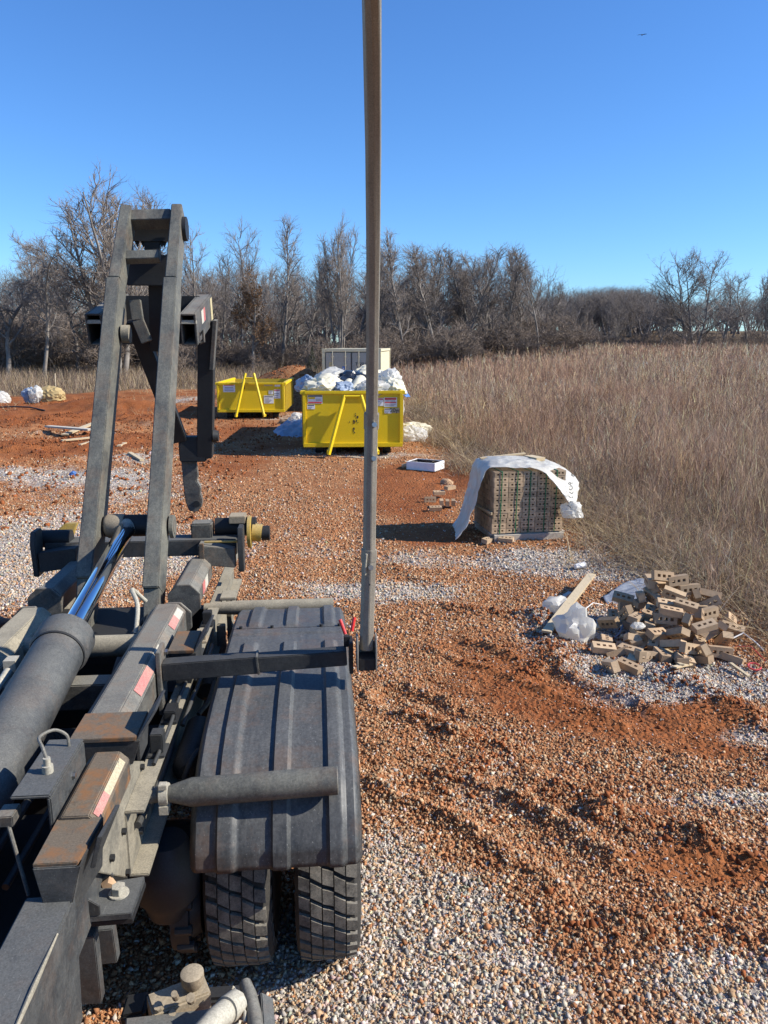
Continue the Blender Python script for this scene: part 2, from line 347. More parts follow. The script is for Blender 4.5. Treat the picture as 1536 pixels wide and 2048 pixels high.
def make_ground():
    ys = [-400, -150, -60, -25, -10, -4, -1, .6]; y = 1.5
    while y < 262: ys.append(y); y *= 1.0062
    ys += [300, 400, 600, 1000, 2000, 4000]
    ys = np.array(ys); nc = 620; t = np.linspace(-1, 1, nc); tt = .42 * t + .58 * t ** 5
    hw = np.where(ys < 1.5, 6 + np.abs(ys - 1.5) * 1.6, 6 + ys * 1.0); hw = np.where(ys > 262, ys * 2.0, hw)
    Y = np.repeat(ys[:, None], nc, 1); X = tt[None, :] * hw[:, None]
    H = h_ground(X, Y); wh, cl = zones(X, Y)
    fd = sstep(-.4, .8, np.maximum(field_d(X, Y), back_d(X, Y) * .6))
    H = H + fd * (fbm(X * 1.5, Y * 1.5, 3, 55) - .5) * .12 * (Y < 262)
    V = np.stack([X, Y, H], -1).reshape(-1, 3)
    i = np.arange(len(ys) - 1)[:, None] * nc + np.arange(nc - 1)[None, :]
    F = np.stack([i, i + 1, i + nc + 1, i + nc], -1).reshape(-1, 4)
    m, tr, b = new_mat('red_clay_and_gravel')
    co = nd(tr, 'ShaderNodeNewGeometry').outputs['Position']
    at = lambda k: nd(tr, 'ShaderNodeAttribute', attribute_name=k).outputs['Fac']
    n1 = noise(tr, co, .9, 6); n2 = noise(tr, co, 7, 6, .65); n3 = noise(tr, co, 40, 4, .7)
    clayc = mixc(tr, ramp(tr, n1, .3, .7), (.19, .055, .017), (.30, .105, .034))
    clayc = mixc(tr, mth(tr, 'MULTIPLY', ramp(tr, n2, .45, .75), .55), clayc, (.34, .145, .06))
    clayc = mixc(tr, mth(tr, 'MULTIPLY', ramp(tr, n3, .55, .7), .35), clayc, (.10, .026, .009))
    vor = nd(tr, 'ShaderNodeTexVoronoi', inp={'Scale': 26.0}); tr.links.new(co, vor.inputs['Vector'])
    sx = nd(tr, 'ShaderNodeSeparateColor'); tr.links.new(vor.outputs['Color'], sx.inputs[0])
    mid = mixc(tr, ramp(tr, sx.outputs[0], .2, .9), (.25, .098, .038), (.42, .215, .10))       # stones coated with clay dust
    pale = mixc(tr, ramp(tr, sx.outputs[0], .1, .9), (.22, .18, .14), (.56, .50, .43))         # clean crushed stone
    c = mixc(tr, at('clay'), mid, clayc)
    wn = mth(tr, 'MULTIPLY', at('white'), ramp(tr, mth(tr, 'ADD', sx.outputs[1], at('white')), .6, 1.0))
    c = mixc(tr, wn, c, pale)
    straw = mixc(tr, ramp(tr, n2, .3, .7), (.085, .055, .032), (.23, .165, .095))
    c = mixc(tr, at('field'), c, straw)
    tr.links.new(c, b.inputs['Base Color']); b.inputs['Roughness'].default_value = .95; b.inputs['Specular IOR Level'].default_value = .15
    bh = mth(tr, 'ADD', mth(tr, 'MULTIPLY', vor.outputs['Distance'], -1.0), mth(tr, 'MULTIPLY', n3, .7))
    bump(tr, b, bh, .8, .03)
    o = np_mesh('ground', V, 4, F, m, attr={'white': wh.ravel() * (1 - fd.ravel()), 'clay': cl.ravel(), 'field': fd.ravel()}, smooth=True)
    tag(o, kind='structure')
make_ground()

# ------------------------------------------------------------------ loose stones over the near yard
def ico():
    bm = bmesh.new(); bmesh.ops.create_icosphere(bm, subdivisions=1, radius=1.0)
    v = np.array([x.co[:] for x in bm.verts]); f = np.array([[x.index for x in q.verts] for q in bm.faces]); bm.free(); return v, f
ICO_V, ICO_F = ico()
def rot_mats(n, r):
    q = r.normal(size=(n, 4)); q /= np.linalg.norm(q, axis=1, keepdims=True); a, b, c, d = q.T
    return np.stack([1 - 2 * (c * c + d * d), 2 * (b * c - a * d), 2 * (b * d + a * c), 2 * (b * c + a * d), 1 - 2 * (b * b + d * d), 2 * (c * d - a * b), 2 * (b * d - a * c), 2 * (c * d + a * b), 1 - 2 * (b * b + c * c)], -1).reshape(n, 3, 3)
def stones(name, P, size, col, squash=(.42, .95)):
    n = len(P); r = rng
    cube = np.array([[x, y, z] for x in (-.72, .72) for y in (-.72, .72) for z in (-.72, .72)]); qf = np.array([[0, 1, 3, 2], [4, 6, 7, 5], [0, 4, 5, 1], [2, 3, 7, 6], [0, 2, 6, 4], [1, 5, 7, 3]])
    var = []
    for _ in range(40):                                    # crushed stone: a block with its corners knocked in and out
        v = cube * r.uniform(.55, 1.3, (8, 1)) + r.normal(0, .10, (8, 3)); v[:, 0] += v[:, 1] * r.uniform(-.4, .4); var.append(v)
    sh = np.stack(var)[r.integers(0, 40, n)]
    sc = np.stack([size * r.uniform(.9, 1.25, n), size * r.uniform(.6, 1, n), size * r.uniform(*squash, n)], -1)[:, None, :]
    V = np.einsum('nij,nkj->nki', rot_mats(n, r), sh * sc) + P[:, None, :]
    F = (np.concatenate([qf[:, [0, 1, 2]], qf[:, [0, 2, 3]]])[None] + (np.arange(n) * 8)[:, None, None]).reshape(-1, 3)
    m, t, b = new_mat(name + '_stone')
    a = nd(t, 'ShaderNodeAttribute', attribute_name='tint').outputs['Color']
    nn = noise(t, nd(t, 'ShaderNodeNewGeometry').outputs['Position'], 90, 4, .7)
    t.links.new(mixc(t, .5, a, ramp(t, nn, .25, .8, (.45, .42, .40, 1), (1.25, 1.25, 1.25, 1)), 'MULTIPLY'), b.inputs['Base Color'])
    b.inputs['Roughness'].default_value = .9; b.inputs['Specular IOR Level'].default_value = .2
    return tag(np_mesh(name, V.reshape(-1, 3), 3, F, m, np.repeat(col, 8, 0)), kind='stuff')
def scatter_stones():
    xs, ys, zs = [], [], []
    for y0, y1, dens, s0, s1, hw0 in ((1.7, 4.2, 10500, .0050, .0142, 2.4), (4.2, 6.5, 6400, .0058, .0150, 0), (6.5, 9.5, 2700, .0068, .018, 0), (9.5, 14, 1000, .008, .022, 0), (14, 24, 170, .010, .030, 0)):
        xa = -1.7 if y0 < 4 else -2.4 if y0 < 6 else -.60 * y1; xb = .56 * y1 + .5
        n = int(dens * (y1 - y0) * (xb - xa)); x = rng.uniform(xa, xb, n); y = rng.uniform(y0, y1, n)
        k = (x < .56 * y + .4) & (x > -.6 * y - 1) & (field_d(x, y) < .35)
        x, y = x[k], y[k]; xs.append(x); ys.append(y); zs.append(s0 + (s1 - s0) * rng.random(len(x)) ** 3 * 1.15)
    x = np.concatenate(xs); y = np.concatenate(ys); s = np.concatenate(zs)
    wh, cl = zones(x, y)
    keep = rng.random(len(x)) < np.clip(1.0 - .80 * cl * (1 - wh), .16, 1)
    x, y, s, wh, cl = (q[keep] for q in (x, y, s, wh, cl))
    s = s * (1 - .25 * cl)
    n = len(x); t = np.clip(wh * .9 + .06 + rng.normal(0, .2, n), 0, 1)
    pale = np.array([.66, .57, .46]) * rng.uniform(.5, 1.1, (n, 1)) + rng.normal(0, .025, (n, 3))
    grey = np.array([.48, .445, .40]) * rng.uniform(.45, 1.15, (n, 1))
    buff = np.array([.50, .33, .19]) * rng.uniform(.6, 1.15, (n, 1))
    oran = np.array([.36, .165, .075]) * rng.uniform(.6, 1.25, (n, 1))
    u = rng.random((n, 1)); clean = np.where(u < .50, pale, np.where(u < .68, grey, buff * 1.12))
    far_grey = (sstep(5.0, 5.8, y) * sstep(.6, 1.4, x))[:, None]; clean = np.where(rng.random((n, 1)) < .55 * far_grey, grey * 1.15, clean)
    dirty = np.where(rng.random((n, 1)) < .36 * (1 - cl[:, None]), buff, oran * 1.1)
    c = np.where(rng.random((n, 1)) < t[:, None], clean, dirty)
    z = h_ground(x, y) + s * rng.uniform(-.45, .5, n)
    stones('gravel', np.stack([x, y, z], -1), s, np.clip(c, .02, .8))
    # clods of clay thrown up along the wheel ridges and over the dug ground
    P = []
    for a, b, hh, ww in RIDGES:
        a = Wd(*a, z=0); b = Wd(*b, z=0); L = (b - a).length; k = int(L * 320 if a.y < 9 else L * 50)
        t = rng.random(k); o = rng.normal(0, ww * .7, (k, 2)); P.append(np.stack([a.x + (b.x - a.x) * t + o[:, 0], a.y + (b.y - a.y) * t + o[:, 1]], -1))
    k = 5000; P.append(np.stack([rng.uniform(-14, -3, k), rng.uniform(11, 30, k)], -1))
    k = 1500; P.append(np.stack([rng.normal(-5, 2.2, k), rng.normal(36, 1.5, k)], -1))
    k = 1600; P.append(np.stack([rng.uniform(.2, 4.0, k), rng.uniform(3.0, 7.5, k)], -1))
    P = np.concatenate(P); P = P[field_d(P[:, 0], P[:, 1]) < 0]
    _, cl = zones(P[:, 0], P[:, 1]); n = len(P); s = (.005 + .016 * rng.random(n) ** 2.5) * np.where(P[:, 1] > 10, 2.4, 1)
    c = np.array([.25, .082, .028]) * rng.uniform(.55, 1.35, (n, 1))
    stones('clay_clods', np.column_stack([P, h_ground(P[:, 0], P[:, 1]) + s * .3]), s, c, (.6, 1))
scatter_stones()

# ------------------------------------------------------------------ dry weeds and grass
def ribbons(P, H, W_, lean, bend, jit, col, n_seg=3):
    """flat tapering stems standing at P: height H, width W_, lean vectors (n,2), bend amount -> V,F,C"""
    n = len(P); a = rng.uniform(0, math.pi, n); sx = np.stack([np.cos(a), np.sin(a), np.zeros(n)], -1)
    vs = []
    for k in range(n_seg + 1):
        f = k / n_seg; c = P.copy()
        c[:, :2] += lean * (H * f)[:, None] * (1 + bend * f)[:, None]
        c[:, 2] += H * f * (1 - .35 * np.clip(np.linalg.norm(lean, axis=1), 0, 1.6) * f)
        c[:, :2] += rng.normal(0, 1, (n, 2)) * (jit * H * (0 if k == 0 else .05))[:, None]
        wd = W_ * (1 - .75 * f)
        vs += [c - sx * wd[:, None] / 2, c + sx * wd[:, None] / 2]
    V = np.stack(vs, 1); m = 2 * (n_seg + 1)
    f0 = np.array([[2 * k, 2 * k + 1, 2 * k + 3, 2 * k + 2] for k in range(n_seg)])
    F = (f0[None] + (np.arange(n) * m)[:, None, None]).reshape(-1, 4)
    return V.reshape(-1, 3), F, np.repeat(col, m, 0)
def stem_mat(name):
    m, t, b = new_mat(name); a = nd(t, 'ShaderNodeAttribute', attribute_name='tint').outputs['Color']
    t.links.new(a, b.inputs['Base Color']); b.inputs['Roughness'].default_value = .8; b.inputs['Specular IOR Level'].default_value = .2
    tr = nd(t, 'ShaderNodeBsdfTranslucent'); t.links.new(a, tr.inputs[0]); mx = nd(t, 'ShaderNodeMixShader'); mx.inputs[0].default_value = .25
    t.links.new(b.outputs[0], mx.inputs[1]); t.links.new(tr.outputs[0], mx.inputs[2]); t.links.new(mx.outputs[0], t.nodes['Material Output'].inputs[0]); return m
def join_parts(name, parts, mat):
    V, F, C, o = [], [], [], 0
    for v, f, c in parts: V.append(v); F.append(f + o); C.append(c); o += len(v)
    return tag(np_mesh(name, np.concatenate(V), 4, np.concatenate(F), mat, np.clip(np.concatenate(C), .01, .7)), kind='stuff')
STEM = stem_mat('dry_stem')
def tint(n, *cols, var=.25):
    cols = np.array(cols); return cols[rng.integers(0, len(cols), n)] * rng.uniform(1 - var, 1 + var, (n, 1))
BROWN = ((.28, .195, .145), (.36, .265, .195), (.18, .12, .09), (.47, .37, .275), (.25, .18, .15), (.11, .075, .058)); STRAW = ((.50, .38, .22), (.42, .31, .18), (.36, .27, .15), (.56, .46, .29))
def weeds():
    parts = []; heads = []
    for y0, y1, dens, wd in ((5.5, 12, 270, .0055), (12, 20, 170, .0085), (20, 34, 80, .014), (34, 52, 36, .023), (52, 84, 14, .040)):
        xa = -6 if y1 > 40 else 0; xb = .58 * y1 + 3; n = int(dens * (y1 - y0) * (xb - xa)); x = rng.uniform(xa, xb, n); y = rng.uniform(y0, y1, n)
        fd = field_d(x, y); k = (fd > .25) & (x < .56 * y + 2.5) & (x > -.02 * y - 4); k &= rng.random(n) < (.35 + .65 * sstep(.3, .6, fbm(x * .6, y * .6, 3, 71)))
        x, y, fd = x[k], y[k], fd[k]; n = len(x)
        z = h_ground(x, y); ht = (.55 + .75 * fbm(x * .35, y * .35, 3, 61)) * rng.uniform(.45, 1.25, n) * (.45 + .55 * sstep(0, 2.2, fd)) * (.62 + .62 * fbm(x * 1.7, y * 1.7, 2, 66))
        ht *= 1 + .12 * sstep(8, 14, y)
        g = rng.normal(0, .14, (n, 2)); P = np.stack([x, y, z], -1); w_ = wd * rng.uniform(.6, 1.4, n)
        c = tint(n, *(BROWN + BROWN + STRAW[:2]), var=.55); patch = sstep(.5, .68, fbm(x * .22, y * .22, 3, 81))[:, None]; c = (c * (1 - patch * .35) + patch * .35 * np.array([.30, .18, .125])) * ((.84 + .64 * fbm(x * .5 + 3, y * .5, 3, 101)) * (1 + .16 * sstep(22, 50, y)))[:, None] * np.array([1.06, 1.0, .93])
        parts.append(ribbons(P, ht, w_, g, np.full(n, .25), np.ones(n), c))
        # side branchlets with seed heads, springing from the upper half of the stems
        for rep in range(3 if y0 < 34 else 2):
            f = rng.uniform(.35, .92, n); Q = P.copy(); Q[:, :2] += g * (ht * f)[:, None] * (1 + .25 * f)[:, None]; Q[:, 2] += ht * f * .97
            parts.append(ribbons(Q, ht * rng.uniform(.12, .34, n), w_ * .8, rng.normal(0, .55, (n, 2)), np.full(n, -.2), np.ones(n), c * rng.uniform(.8, 1.35, (n, 1)), 2))
    # low matted straw under and along the edge of the field
    for y0, y1, dens, wd in ((5.5, 13, 420, .0085), (13, 26, 190, .015), (26, 45, 50, .026)):
        xa = 0; xb = .58 * y1 + 3; n = int(dens * (y1 - y0) * (xb - xa)); x = rng.uniform(xa, xb, n); y = rng.uniform(y0, y1, n)
        fd = field_d(x, y); edge = np.exp(-((fd - .5) / .75) ** 2)
        k = (fd > -.35) & (x < .56 * y + 2) & (rng.random(n) < .12 + .88 * edge)
        x, y, edge = x[k], y[k], edge[k]; n = len(x); a = rng.uniform(0, 2 * math.pi, n); l = rng.uniform(.3, 1.5, n)
        P = np.stack([x, y, h_ground(x, y) - .01], -1)
        parts.append(ribbons(P, rng.uniform(.16, .48, n), wd * rng.uniform(.5, 1.3, n), np.stack([np.cos(a) * l, np.sin(a) * l], -1), rng.uniform(0, .8, n), np.ones(n), tint(n, *(STRAW + STRAW + BROWN), var=.45)))
    for _ in range(420):                                   # straw tussocks bent over along the ragged edge
        cy = 6 + 30 * rng.random() ** 1.6; cx = float(np.interp(cy, _fb_y, _fb_x)) + rng.normal(.45, .5); n = 70; a = rng.uniform(0, 6.283, n)
        if (cx - 2.75) ** 2 + (cy - 7.2) ** 2 < 1.5 ** 2 or cy < 6.4: continue
        n = 70; l = rng.uniform(.3, 1.3, n); sp = .16 + .006 * cy
        P = np.stack([cx + rng.normal(0, sp, n), cy + rng.normal(0, sp, n), np.zeros(n)], -1); P[:, 2] = h_ground(P[:, 0], P[:, 1]) - .01
        parts.append(ribbons(P, rng.uniform(.15, .5, n) * rng.uniform(.6, 1.3), rng.uniform(.004, .008, n) * (1 + cy * .05), np.stack([np.cos(a) * l, np.sin(a) * l], -1), rng.uniform(.2, 1.2, n), np.ones(n), tint(n, *(STRAW + STRAW + BROWN), var=.35) * rng.uniform(.6, 1.15)))
    join_parts('dry_weeds', parts, STEM)
    parts = []
    for y0, y1, dens in ((40, 60, 42), (60, 86, 26)):
        n = int(dens * (y1 - y0) * (y1 * .6 + 4)); x = rng.uniform(-.58 * y1 - 4, 0, n); y = rng.uniform(y0, y1, n); bd = back_d(x, y)
        k = (bd > 0) & (x > -.56 * y - 3) & (field_d(x, y) < .6) & (rng.random(n) < .3 + .7 * sstep(.3, .6, fbm(x * .4, y * .4, 3, 91)))
        x, y, bd = x[k], y[k], bd[k]; n = len(x)
        parts.append(ribbons(np.stack([x, y, h_ground(x, y)], -1), rng.uniform(.5, 1.25, n) * (.35 + .65 * sstep(0, 6, bd)), rng.uniform(.012, .032, n), rng.normal(0, .2, (n, 2)), np.full(n, .3), np.ones(n), tint(n, *(STRAW + BROWN)) * .85))
    n = 5000; x = rng.uniform(-24, 0, n); y = rng.uniform(30, 48, n); k = rng.random(n) < sstep(.5, .7, fbm(x * .3, y * .3, 3, 95)); x, y = x[k], y[k]; n = len(x)
    parts.append(ribbons(np.stack([x, y, h_ground(x, y)], -1), rng.uniform(.12, .4, n), rng.uniform(.01, .02, n), rng.normal(0, .5, (n, 2)), np.full(n, .3), np.ones(n), tint(n, *STRAW)))
    join_parts('dry_grass', parts, STEM)
    # twigs, straw bits and splinters lying about the yard
    n = 1600; x = rng.uniform(-9, 7, n); y = 2.6 + 17 * rng.random(n) ** 1.5; k = (field_d(x, y) < .2); x, y = x[k], y[k]; n = len(x); a = rng.uniform(0, 6.3, n); l = rng.uniform(3, 7, n)
    v, f, c = ribbons(np.stack([x, y, h_ground(x, y) + .018], -1), rng.uniform(.006, .016, n), rng.uniform(.002, .006, n) * (1 + y * .06), np.stack([np.cos(a) * l, np.sin(a) * l], -1), np.zeros(n), np.ones(n), tint(n, *(STRAW + BROWN)), 2)
    join_parts('straw_litter', [(v, f, c)], STEM)
weeds()

# ------------------------------------------------------------------ roll-off dumpsters
def decal(parent, name, x0, x1, z0, z1, y, mat, lines=(), t=.004):
    """a sticker on the front face: a white plate with coloured bars as sub-parts of its mesh pattern"""
    o = MB().box(((x0 + x1) / 2, y - t / 2, (z0 + z1) / 2), (x1 - x0, t, z1 - z0)).build(name, mat, parent)
    for fx0, fx1, fz0, fz1, mm, nm in lines:
        a, b = x0 + (x1 - x0) * fx0, x0 + (x1 - x0) * fx1; c, d = z0 + (z1 - z0) * fz0, z0 + (z1 - z0) * fz1
        MB().box(((a + b) / 2, y - t - .0015, (c + d) / 2), (b - a, .003, d - c)).build(nm, mm, o)
    return o
def dumpster(name, cx, cy, rz, W_, L, z0, z1, label, stickers, frame, up_frame):
    r = empty(name, (cx, cy, 0), rz, label, 'dumpster', 'yellow roll-off dumpsters')
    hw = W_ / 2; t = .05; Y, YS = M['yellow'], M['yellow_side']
    MB().box((0, .02, (z0 + z1) / 2), (W_, .04, z1 - z0)).build('front_wall', Y, r, bevel=.005)
    for s in (-1, 1):
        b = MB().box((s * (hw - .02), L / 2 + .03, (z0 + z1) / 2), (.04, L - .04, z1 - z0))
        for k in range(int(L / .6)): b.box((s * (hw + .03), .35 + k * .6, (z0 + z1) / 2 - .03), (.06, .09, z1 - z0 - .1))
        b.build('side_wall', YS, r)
        MB().box((s * (hw + .015), L / 2, z1 + .005), (.13, L + .06, .09)).build('top_rail', Y, r, bevel=.012)
        MB().box((s * (hw - .02), -.02, (z0 + z1) / 2), (.07, .05, z1 - z0 - .01)).build('corner_post', Y, r, bevel=.006)
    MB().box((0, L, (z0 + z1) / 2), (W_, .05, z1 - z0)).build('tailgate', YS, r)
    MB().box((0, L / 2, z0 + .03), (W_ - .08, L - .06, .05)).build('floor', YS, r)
    MB().box((0, -.005, z1 + .01), (W_ - .06, .10, .075)).build('front_rail', Y, r, bevel=.01)
    MB().box((0, -.035, z0 + .045), (W_ + .04, .09, .10)).build('sill', Y, r, bevel=.01)
    for s in (-1, 1):
        MB().box((s * .48, L / 2, z0 - .09), (.10, L - .2, .17)).build('skid', M['black'], r)
        MB().lathe((s * .86 - .1, .5, .115), (1, 0, 0), [(0, .03), (0, .115), (.2, .115), (.2, .03)], 18).build('roller', M['black'], r)
        MB().lathe((s * .86 - .1, L - .6, .115), (1, 0, 0), [(0, .03), (0, .115), (.2, .115), (.2, .03)], 18).build('roller', M['black'], r)
    xb, xt, ztop, yb = frame
    for s in (-1, 1):
        b = MB().beam((s * xb, -yb, z0 - .15), (s * xt, -.13 if not up_frame else -.10, ztop), .075, .075)
        b.box((s * xb, -yb + .09, z0 - .10), (.09, .22, .09)); b.build('pull_bar', Y, r, bevel=.01)
        if up_frame: MB().box((s * (xt + .08), -.006, z1 - .10), (.035, .02, .16)).build('slot', M['ink'], r)
    b = MB().tube([(-xt, -.14, ztop - (.18 if up_frame else .03)), (xt, -.14, ztop - (.18 if up_frame else .03))], .03, 12)
    b.build('lift_bar', Y, r)
    def px(q):
        p = Wd(*q, y=cy); return ((p.x - cx) / math.cos(rz), p.z)
    for nm, q0, q1, mat, lines in stickers:
        (xa, za), (xb_, zb) = px((q0[0], q1[1])), px((q1[0], q0[1]))
        decal(r, nm, xa, xb_, za, zb, -.004, mat, lines)
    return r, px
bars = lambda c, n=4: [(.08, .92, .78, .94, c, 'header')] + [(.1, .55 + .35 * ((i * 7) % 3) / 3, .08 + i * .62 / n, .08 + (i + .45) * .62 / n, M['grey_ink'], 'text_line') for i in range(n)]
danger = [(.06, .94, .74, .96, M['red'], 'header'), (.06, .94, .40, .52, M['red'], 'band'), (.12, .88, .58, .66, M['grey_ink'], 'text_line'), (.1, .9, .24, .3, M['grey_ink'], 'text_line'), (.1, .8, .1, .16, M['grey_ink'], 'text_line')]
# full one
FY = 19.1; p0 = Wd(609, 893, y=FY); p1 = Wd(804, 783, y=FY)
st = [('sticker', (616, 790), (645, 807), M['white'], [(.05, .5, .55, .78, M['yellow'], 'patch'), (.03, .97, .82, .97, M['ink'], 'header'), (.04, .96, .05, .22, M['red'], 'band'), (.55, .9, .5, .56, M['grey_ink'], 'text_line'), (.55, .9, .35, .41, M['grey_ink'], 'text_line')]),
      ('sticker', (615, 809), (630, 818), M['white'], bars(M['ink'], 2)), ('sticker', (752, 796), (767, 812), M['white'], bars(M['red'], 4)), ('sticker', (768, 795), (794, 814), M['white'], danger),
      ('sticker', (769, 817), (783, 827), M['white'], bars(M['ink'], 3))]
big, bpx = dumpster('dumpster', (p0.x + p1.x) / 2, FY, R(2.4), p1.x - p0.x, 6.6, p0.z, p1.z - .03, 'yellow dumpster heaped with white bags of trash and marked 20yd', st, (.60, .20, p1.z - .08, .42), False)
a = bpx((791, 821)); MB().box((a[0], -.0055, a[1]), (.235, .003, .125)).build('capacity_sticker', M['tape_yellow'], big)
add_text('20yd', .145, M['ink'], big, (a[0], -.010, a[1]), (1, 0, 0), (0, 0, 1))
b = MB()
for q, s in (((711, 831), .03), ((715, 834), .045), ((708, 842), .04), ((708, 846), .03), ((713, 842), .03), ((716, 845), .02), ((699, 844), .02), ((708, 858), .04), ((707, 862), .025), ((709, 865), .03), ((711, 827), .015)):
    a = bpx(q); k = 8; b.prism([(a[0] + s * .55 * math.cos(i * 6.283 / k) * random.uniform(.6, 1.2), -.0055, a[1] + s * math.sin(i * 6.283 / k) * random.uniform(.6, 1.2)) for i in range(k)], (0, .003, 0))
b.build('paint_chip', M['ink'], big)
# empty one
EY = 28.7; q0 = Wd(437, 824, y=EY); q1 = Wd(567, 766, y=EY)
st = [('sticker', (447, 767), (470, 784), M['white'], [(.1, .9, .76, .93, M['red'], 'header'), (.15, .85, .5, .58, M['grey_ink'], 'text_line'), (.12, .88, .32, .4, M['blue'], 'text_line'), (.12, .88, .12, .2, M['grey_ink'], 'text_line')]),
      ('sticker', (528, 767), (545, 772), M['tape_yellow'], [(.05, .95, .4, .7, M['grey_ink'], 'text_line')]), ('sticker', (549, 767), (560, 773), M['white'], []), ('sticker', (537, 781), (546, 789), M['white'], bars(M['ink'], 2)),
      ('sticker', (528, 791), (547, 807), M['white'], bars(M['grey_ink'], 4)), ('sticker', (548, 779), (560, 797), M['white'], [(.06, .94, .86, .97, M['red'], 'header')] + bars(M['red'], 3)[1:])]
emp, epx = dumpster('dumpster', (q0.x + q1.x) / 2, EY, R(2.6), q1.x - q0.x, 4.4, q0.z, q1.z - .03, 'empty yellow dumpster whose two pull bars stick up above its front wall', st, (.52, .15, q1.z + .36, .40), True)

# ------------------------------------------------------------------ shipping container
def container():
    cy = 31.6; a = Wd(643, 697, y=cy); b_ = Wd(762, 697, y=cy); W_ = b_.x - a.x; Hh = a.z; L = 6.06
    r = empty('shipping_container', ((a.x + b_.x) / 2, cy, 0), R(-4.0), 'beige steel shipping container standing behind the full dumpster', 'container')
    cream = m_dusty('container_cream', (.62, .56, .38), (.40, .36, .28), .35, scale=2, specks=.05); door_shade = m_dusty('container_door_shaded', (.40, .385, .33), (.30, .28, .24), .4, scale=2, specks=.05)  # shade on the door end is put into its greyer base; sides stay cream
    hw = W_ / 2
    for s in (-1, 1):
        MB().box((s * (hw - .06), .06, Hh / 2), (.12, .12, Hh - .3)).build('corner_post', cream, r, bevel=.01)
        MB().box((s * (hw - .06), L - .06, Hh / 2), (.12, .12, Hh - .3)).build('corner_post', cream, r, bevel=.01)
        for y in (.09, L - .09):
            for z in (.075, Hh - .075): MB().box((s * (hw - .08), y, z), (.164, .184, .15)).build('corner_casting', cream, r, bevel=.008)
        q = MB(); n = 22; d = .035
        pts = []
        for k in range(n):
            y0 = .12 + (L - .24) * k / n; st_ = (L - .24) / n
            pts += [(s * (hw - .02), y0), (s * (hw - .02), y0 + st_ * .32), (s * (hw - .02 - d), y0 + st_ * .5), (s * (hw - .02 - d), y0 + st_ * .82)]
        vs = [(x, y, z) for x, y in pts for z in (.16, Hh - .14)]
        q.add(vs, [(2 * i, 2 * i + 2, 2 * i + 3, 2 * i + 1) for i in range(len(pts) - 1)]); q.build('side_panel', cream, r, smooth=10)
        MB().box((s * (hw - .04), L / 2, Hh - .06), (.085, L - .4, .10)).build('side_rail', cream, r); MB().box((s * (hw - .04), L / 2, .09), (.085, L - .4, .15)).build('side_rail', cream, r)
    MB().box((0, L / 2, Hh - .025), (W_ - .14, L - .1, .03)).build('roof', cream, r)
    MB().box((0, L - .05, Hh / 2), (W_ - .22, .05, Hh - .3)).build('end_wall', cream, r)
    MB().box((0, .05, Hh - .07), (W_ - .33, .10, .12)).build('header', cream, r, bevel=.01); MB().box((0, .05, .08), (W_ - .33, .10, .14)).build('sill', cream, r)
    for s in (-1, 1):
        dw = hw - .13; x0 = s * dw / 2
        d = MB().box((x0, .06, Hh / 2), (dw - .035, .05, Hh - .32)).build('door', door_shade, r, bevel=.008)
        MB().box((x0, .068, Hh / 2), (dw - .004, .03, Hh - .285)).build('gasket', M['dgrey'], d)
        for x in (x0 - dw * .22, x0 + dw * .27):
            MB().tube([(x, .0, .12), (x, .0, Hh - .10)], .020, 10).build('lock_rod', M['pipe'], d)
            for z in (.35, 1.1, 1.9, Hh - .32): MB().box((x, .018, z), (.09, .045, .06)).build('rod_keeper', cream, d)
        if s > 0:
            add_text('TGSU', .18, M['ink'], d, (x0 - .10 - .06, .030, Hh - .62), (1, 0, 0), (0, 0, 1)); add_text('MAX.GR', .17, M['ink'], d, (x0 - .12, .030, Hh - 1.06), (1, 0, 0), (0, 0, 1)); 
        else:
            MB().box((x0 + .22, .032, Hh - .78), (.13, .006, .14)).build('blue_placard', M['blue'], d); MB().box((x0 + .20, .0285, Hh - .79), (.05, .003, .05)).build('placard_mark', M['white'], d)
            MB().box((x0 - .32, .032, Hh - .66), (.12, .006, .24)).build('data_plate', M['tape_yellow'], d)
    MB().box((0, .028, Hh / 2), (.03, .03, Hh - .32)).build('door_seal', M['dgrey'], r)
container()

# ------------------------------------------------------------------ crumpled things: bags, sheets
def m_film(name, c, rough=.35, tr=.3, var=.12):
    m, t, b = new_mat(name); co = nd(t, 'ShaderNodeTexCoord').outputs['Object']; n = noise(t, co, 6, 5)
    t.links.new(ramp(t, n, .3, .75, (*[x * (1 - var) for x in c], 1), (*[min(.9, x * (1 + var)) for x in c], 1)), b.inputs['Base Color']); b.inputs['Roughness'].default_value = rough
    tl = nd(t, 'ShaderNodeBsdfTranslucent'); tl.inputs[0].default_value = (*c, 1); mx = nd(t, 'ShaderNodeMixShader'); mx.inputs[0].default_value = tr
    t.links.new(b.outputs[0], mx.inputs[1]); t.links.new(tl.outputs[0], mx.inputs[2]); t.links.new(mx.outputs[0], t.nodes['Material Output'].inputs[0])
    bump(t, b, noise(t, co, 22, 5, .6), .35, .02); return m
M['film_white'] = m_film('white_plastic', (.82, .80, .74), .25, .5); M['film_cream'] = m_film('cream_foam', (.80, .75, .58), .6, .25); M['film_black'] = m_film('black_plastic', (.018, .022, .030), .25, .02); M['film_blue'] = m_film('blue_plastic', (.10, .22, .52), .4, .2); M['film_greyblue'] = m_film('blue_grey_tarp', (.27, .33, .42), .45, .1)
M['film_tan'] = m_film('tan_fabric', (.42, .31, .14), .8, .1); M['card'] = m_plain('cardboard', (.40, .26, .15), .85, .2, 10); M['foam'] = m_plain('white_foam', (.78, .77, .74), .7, .06, 12)
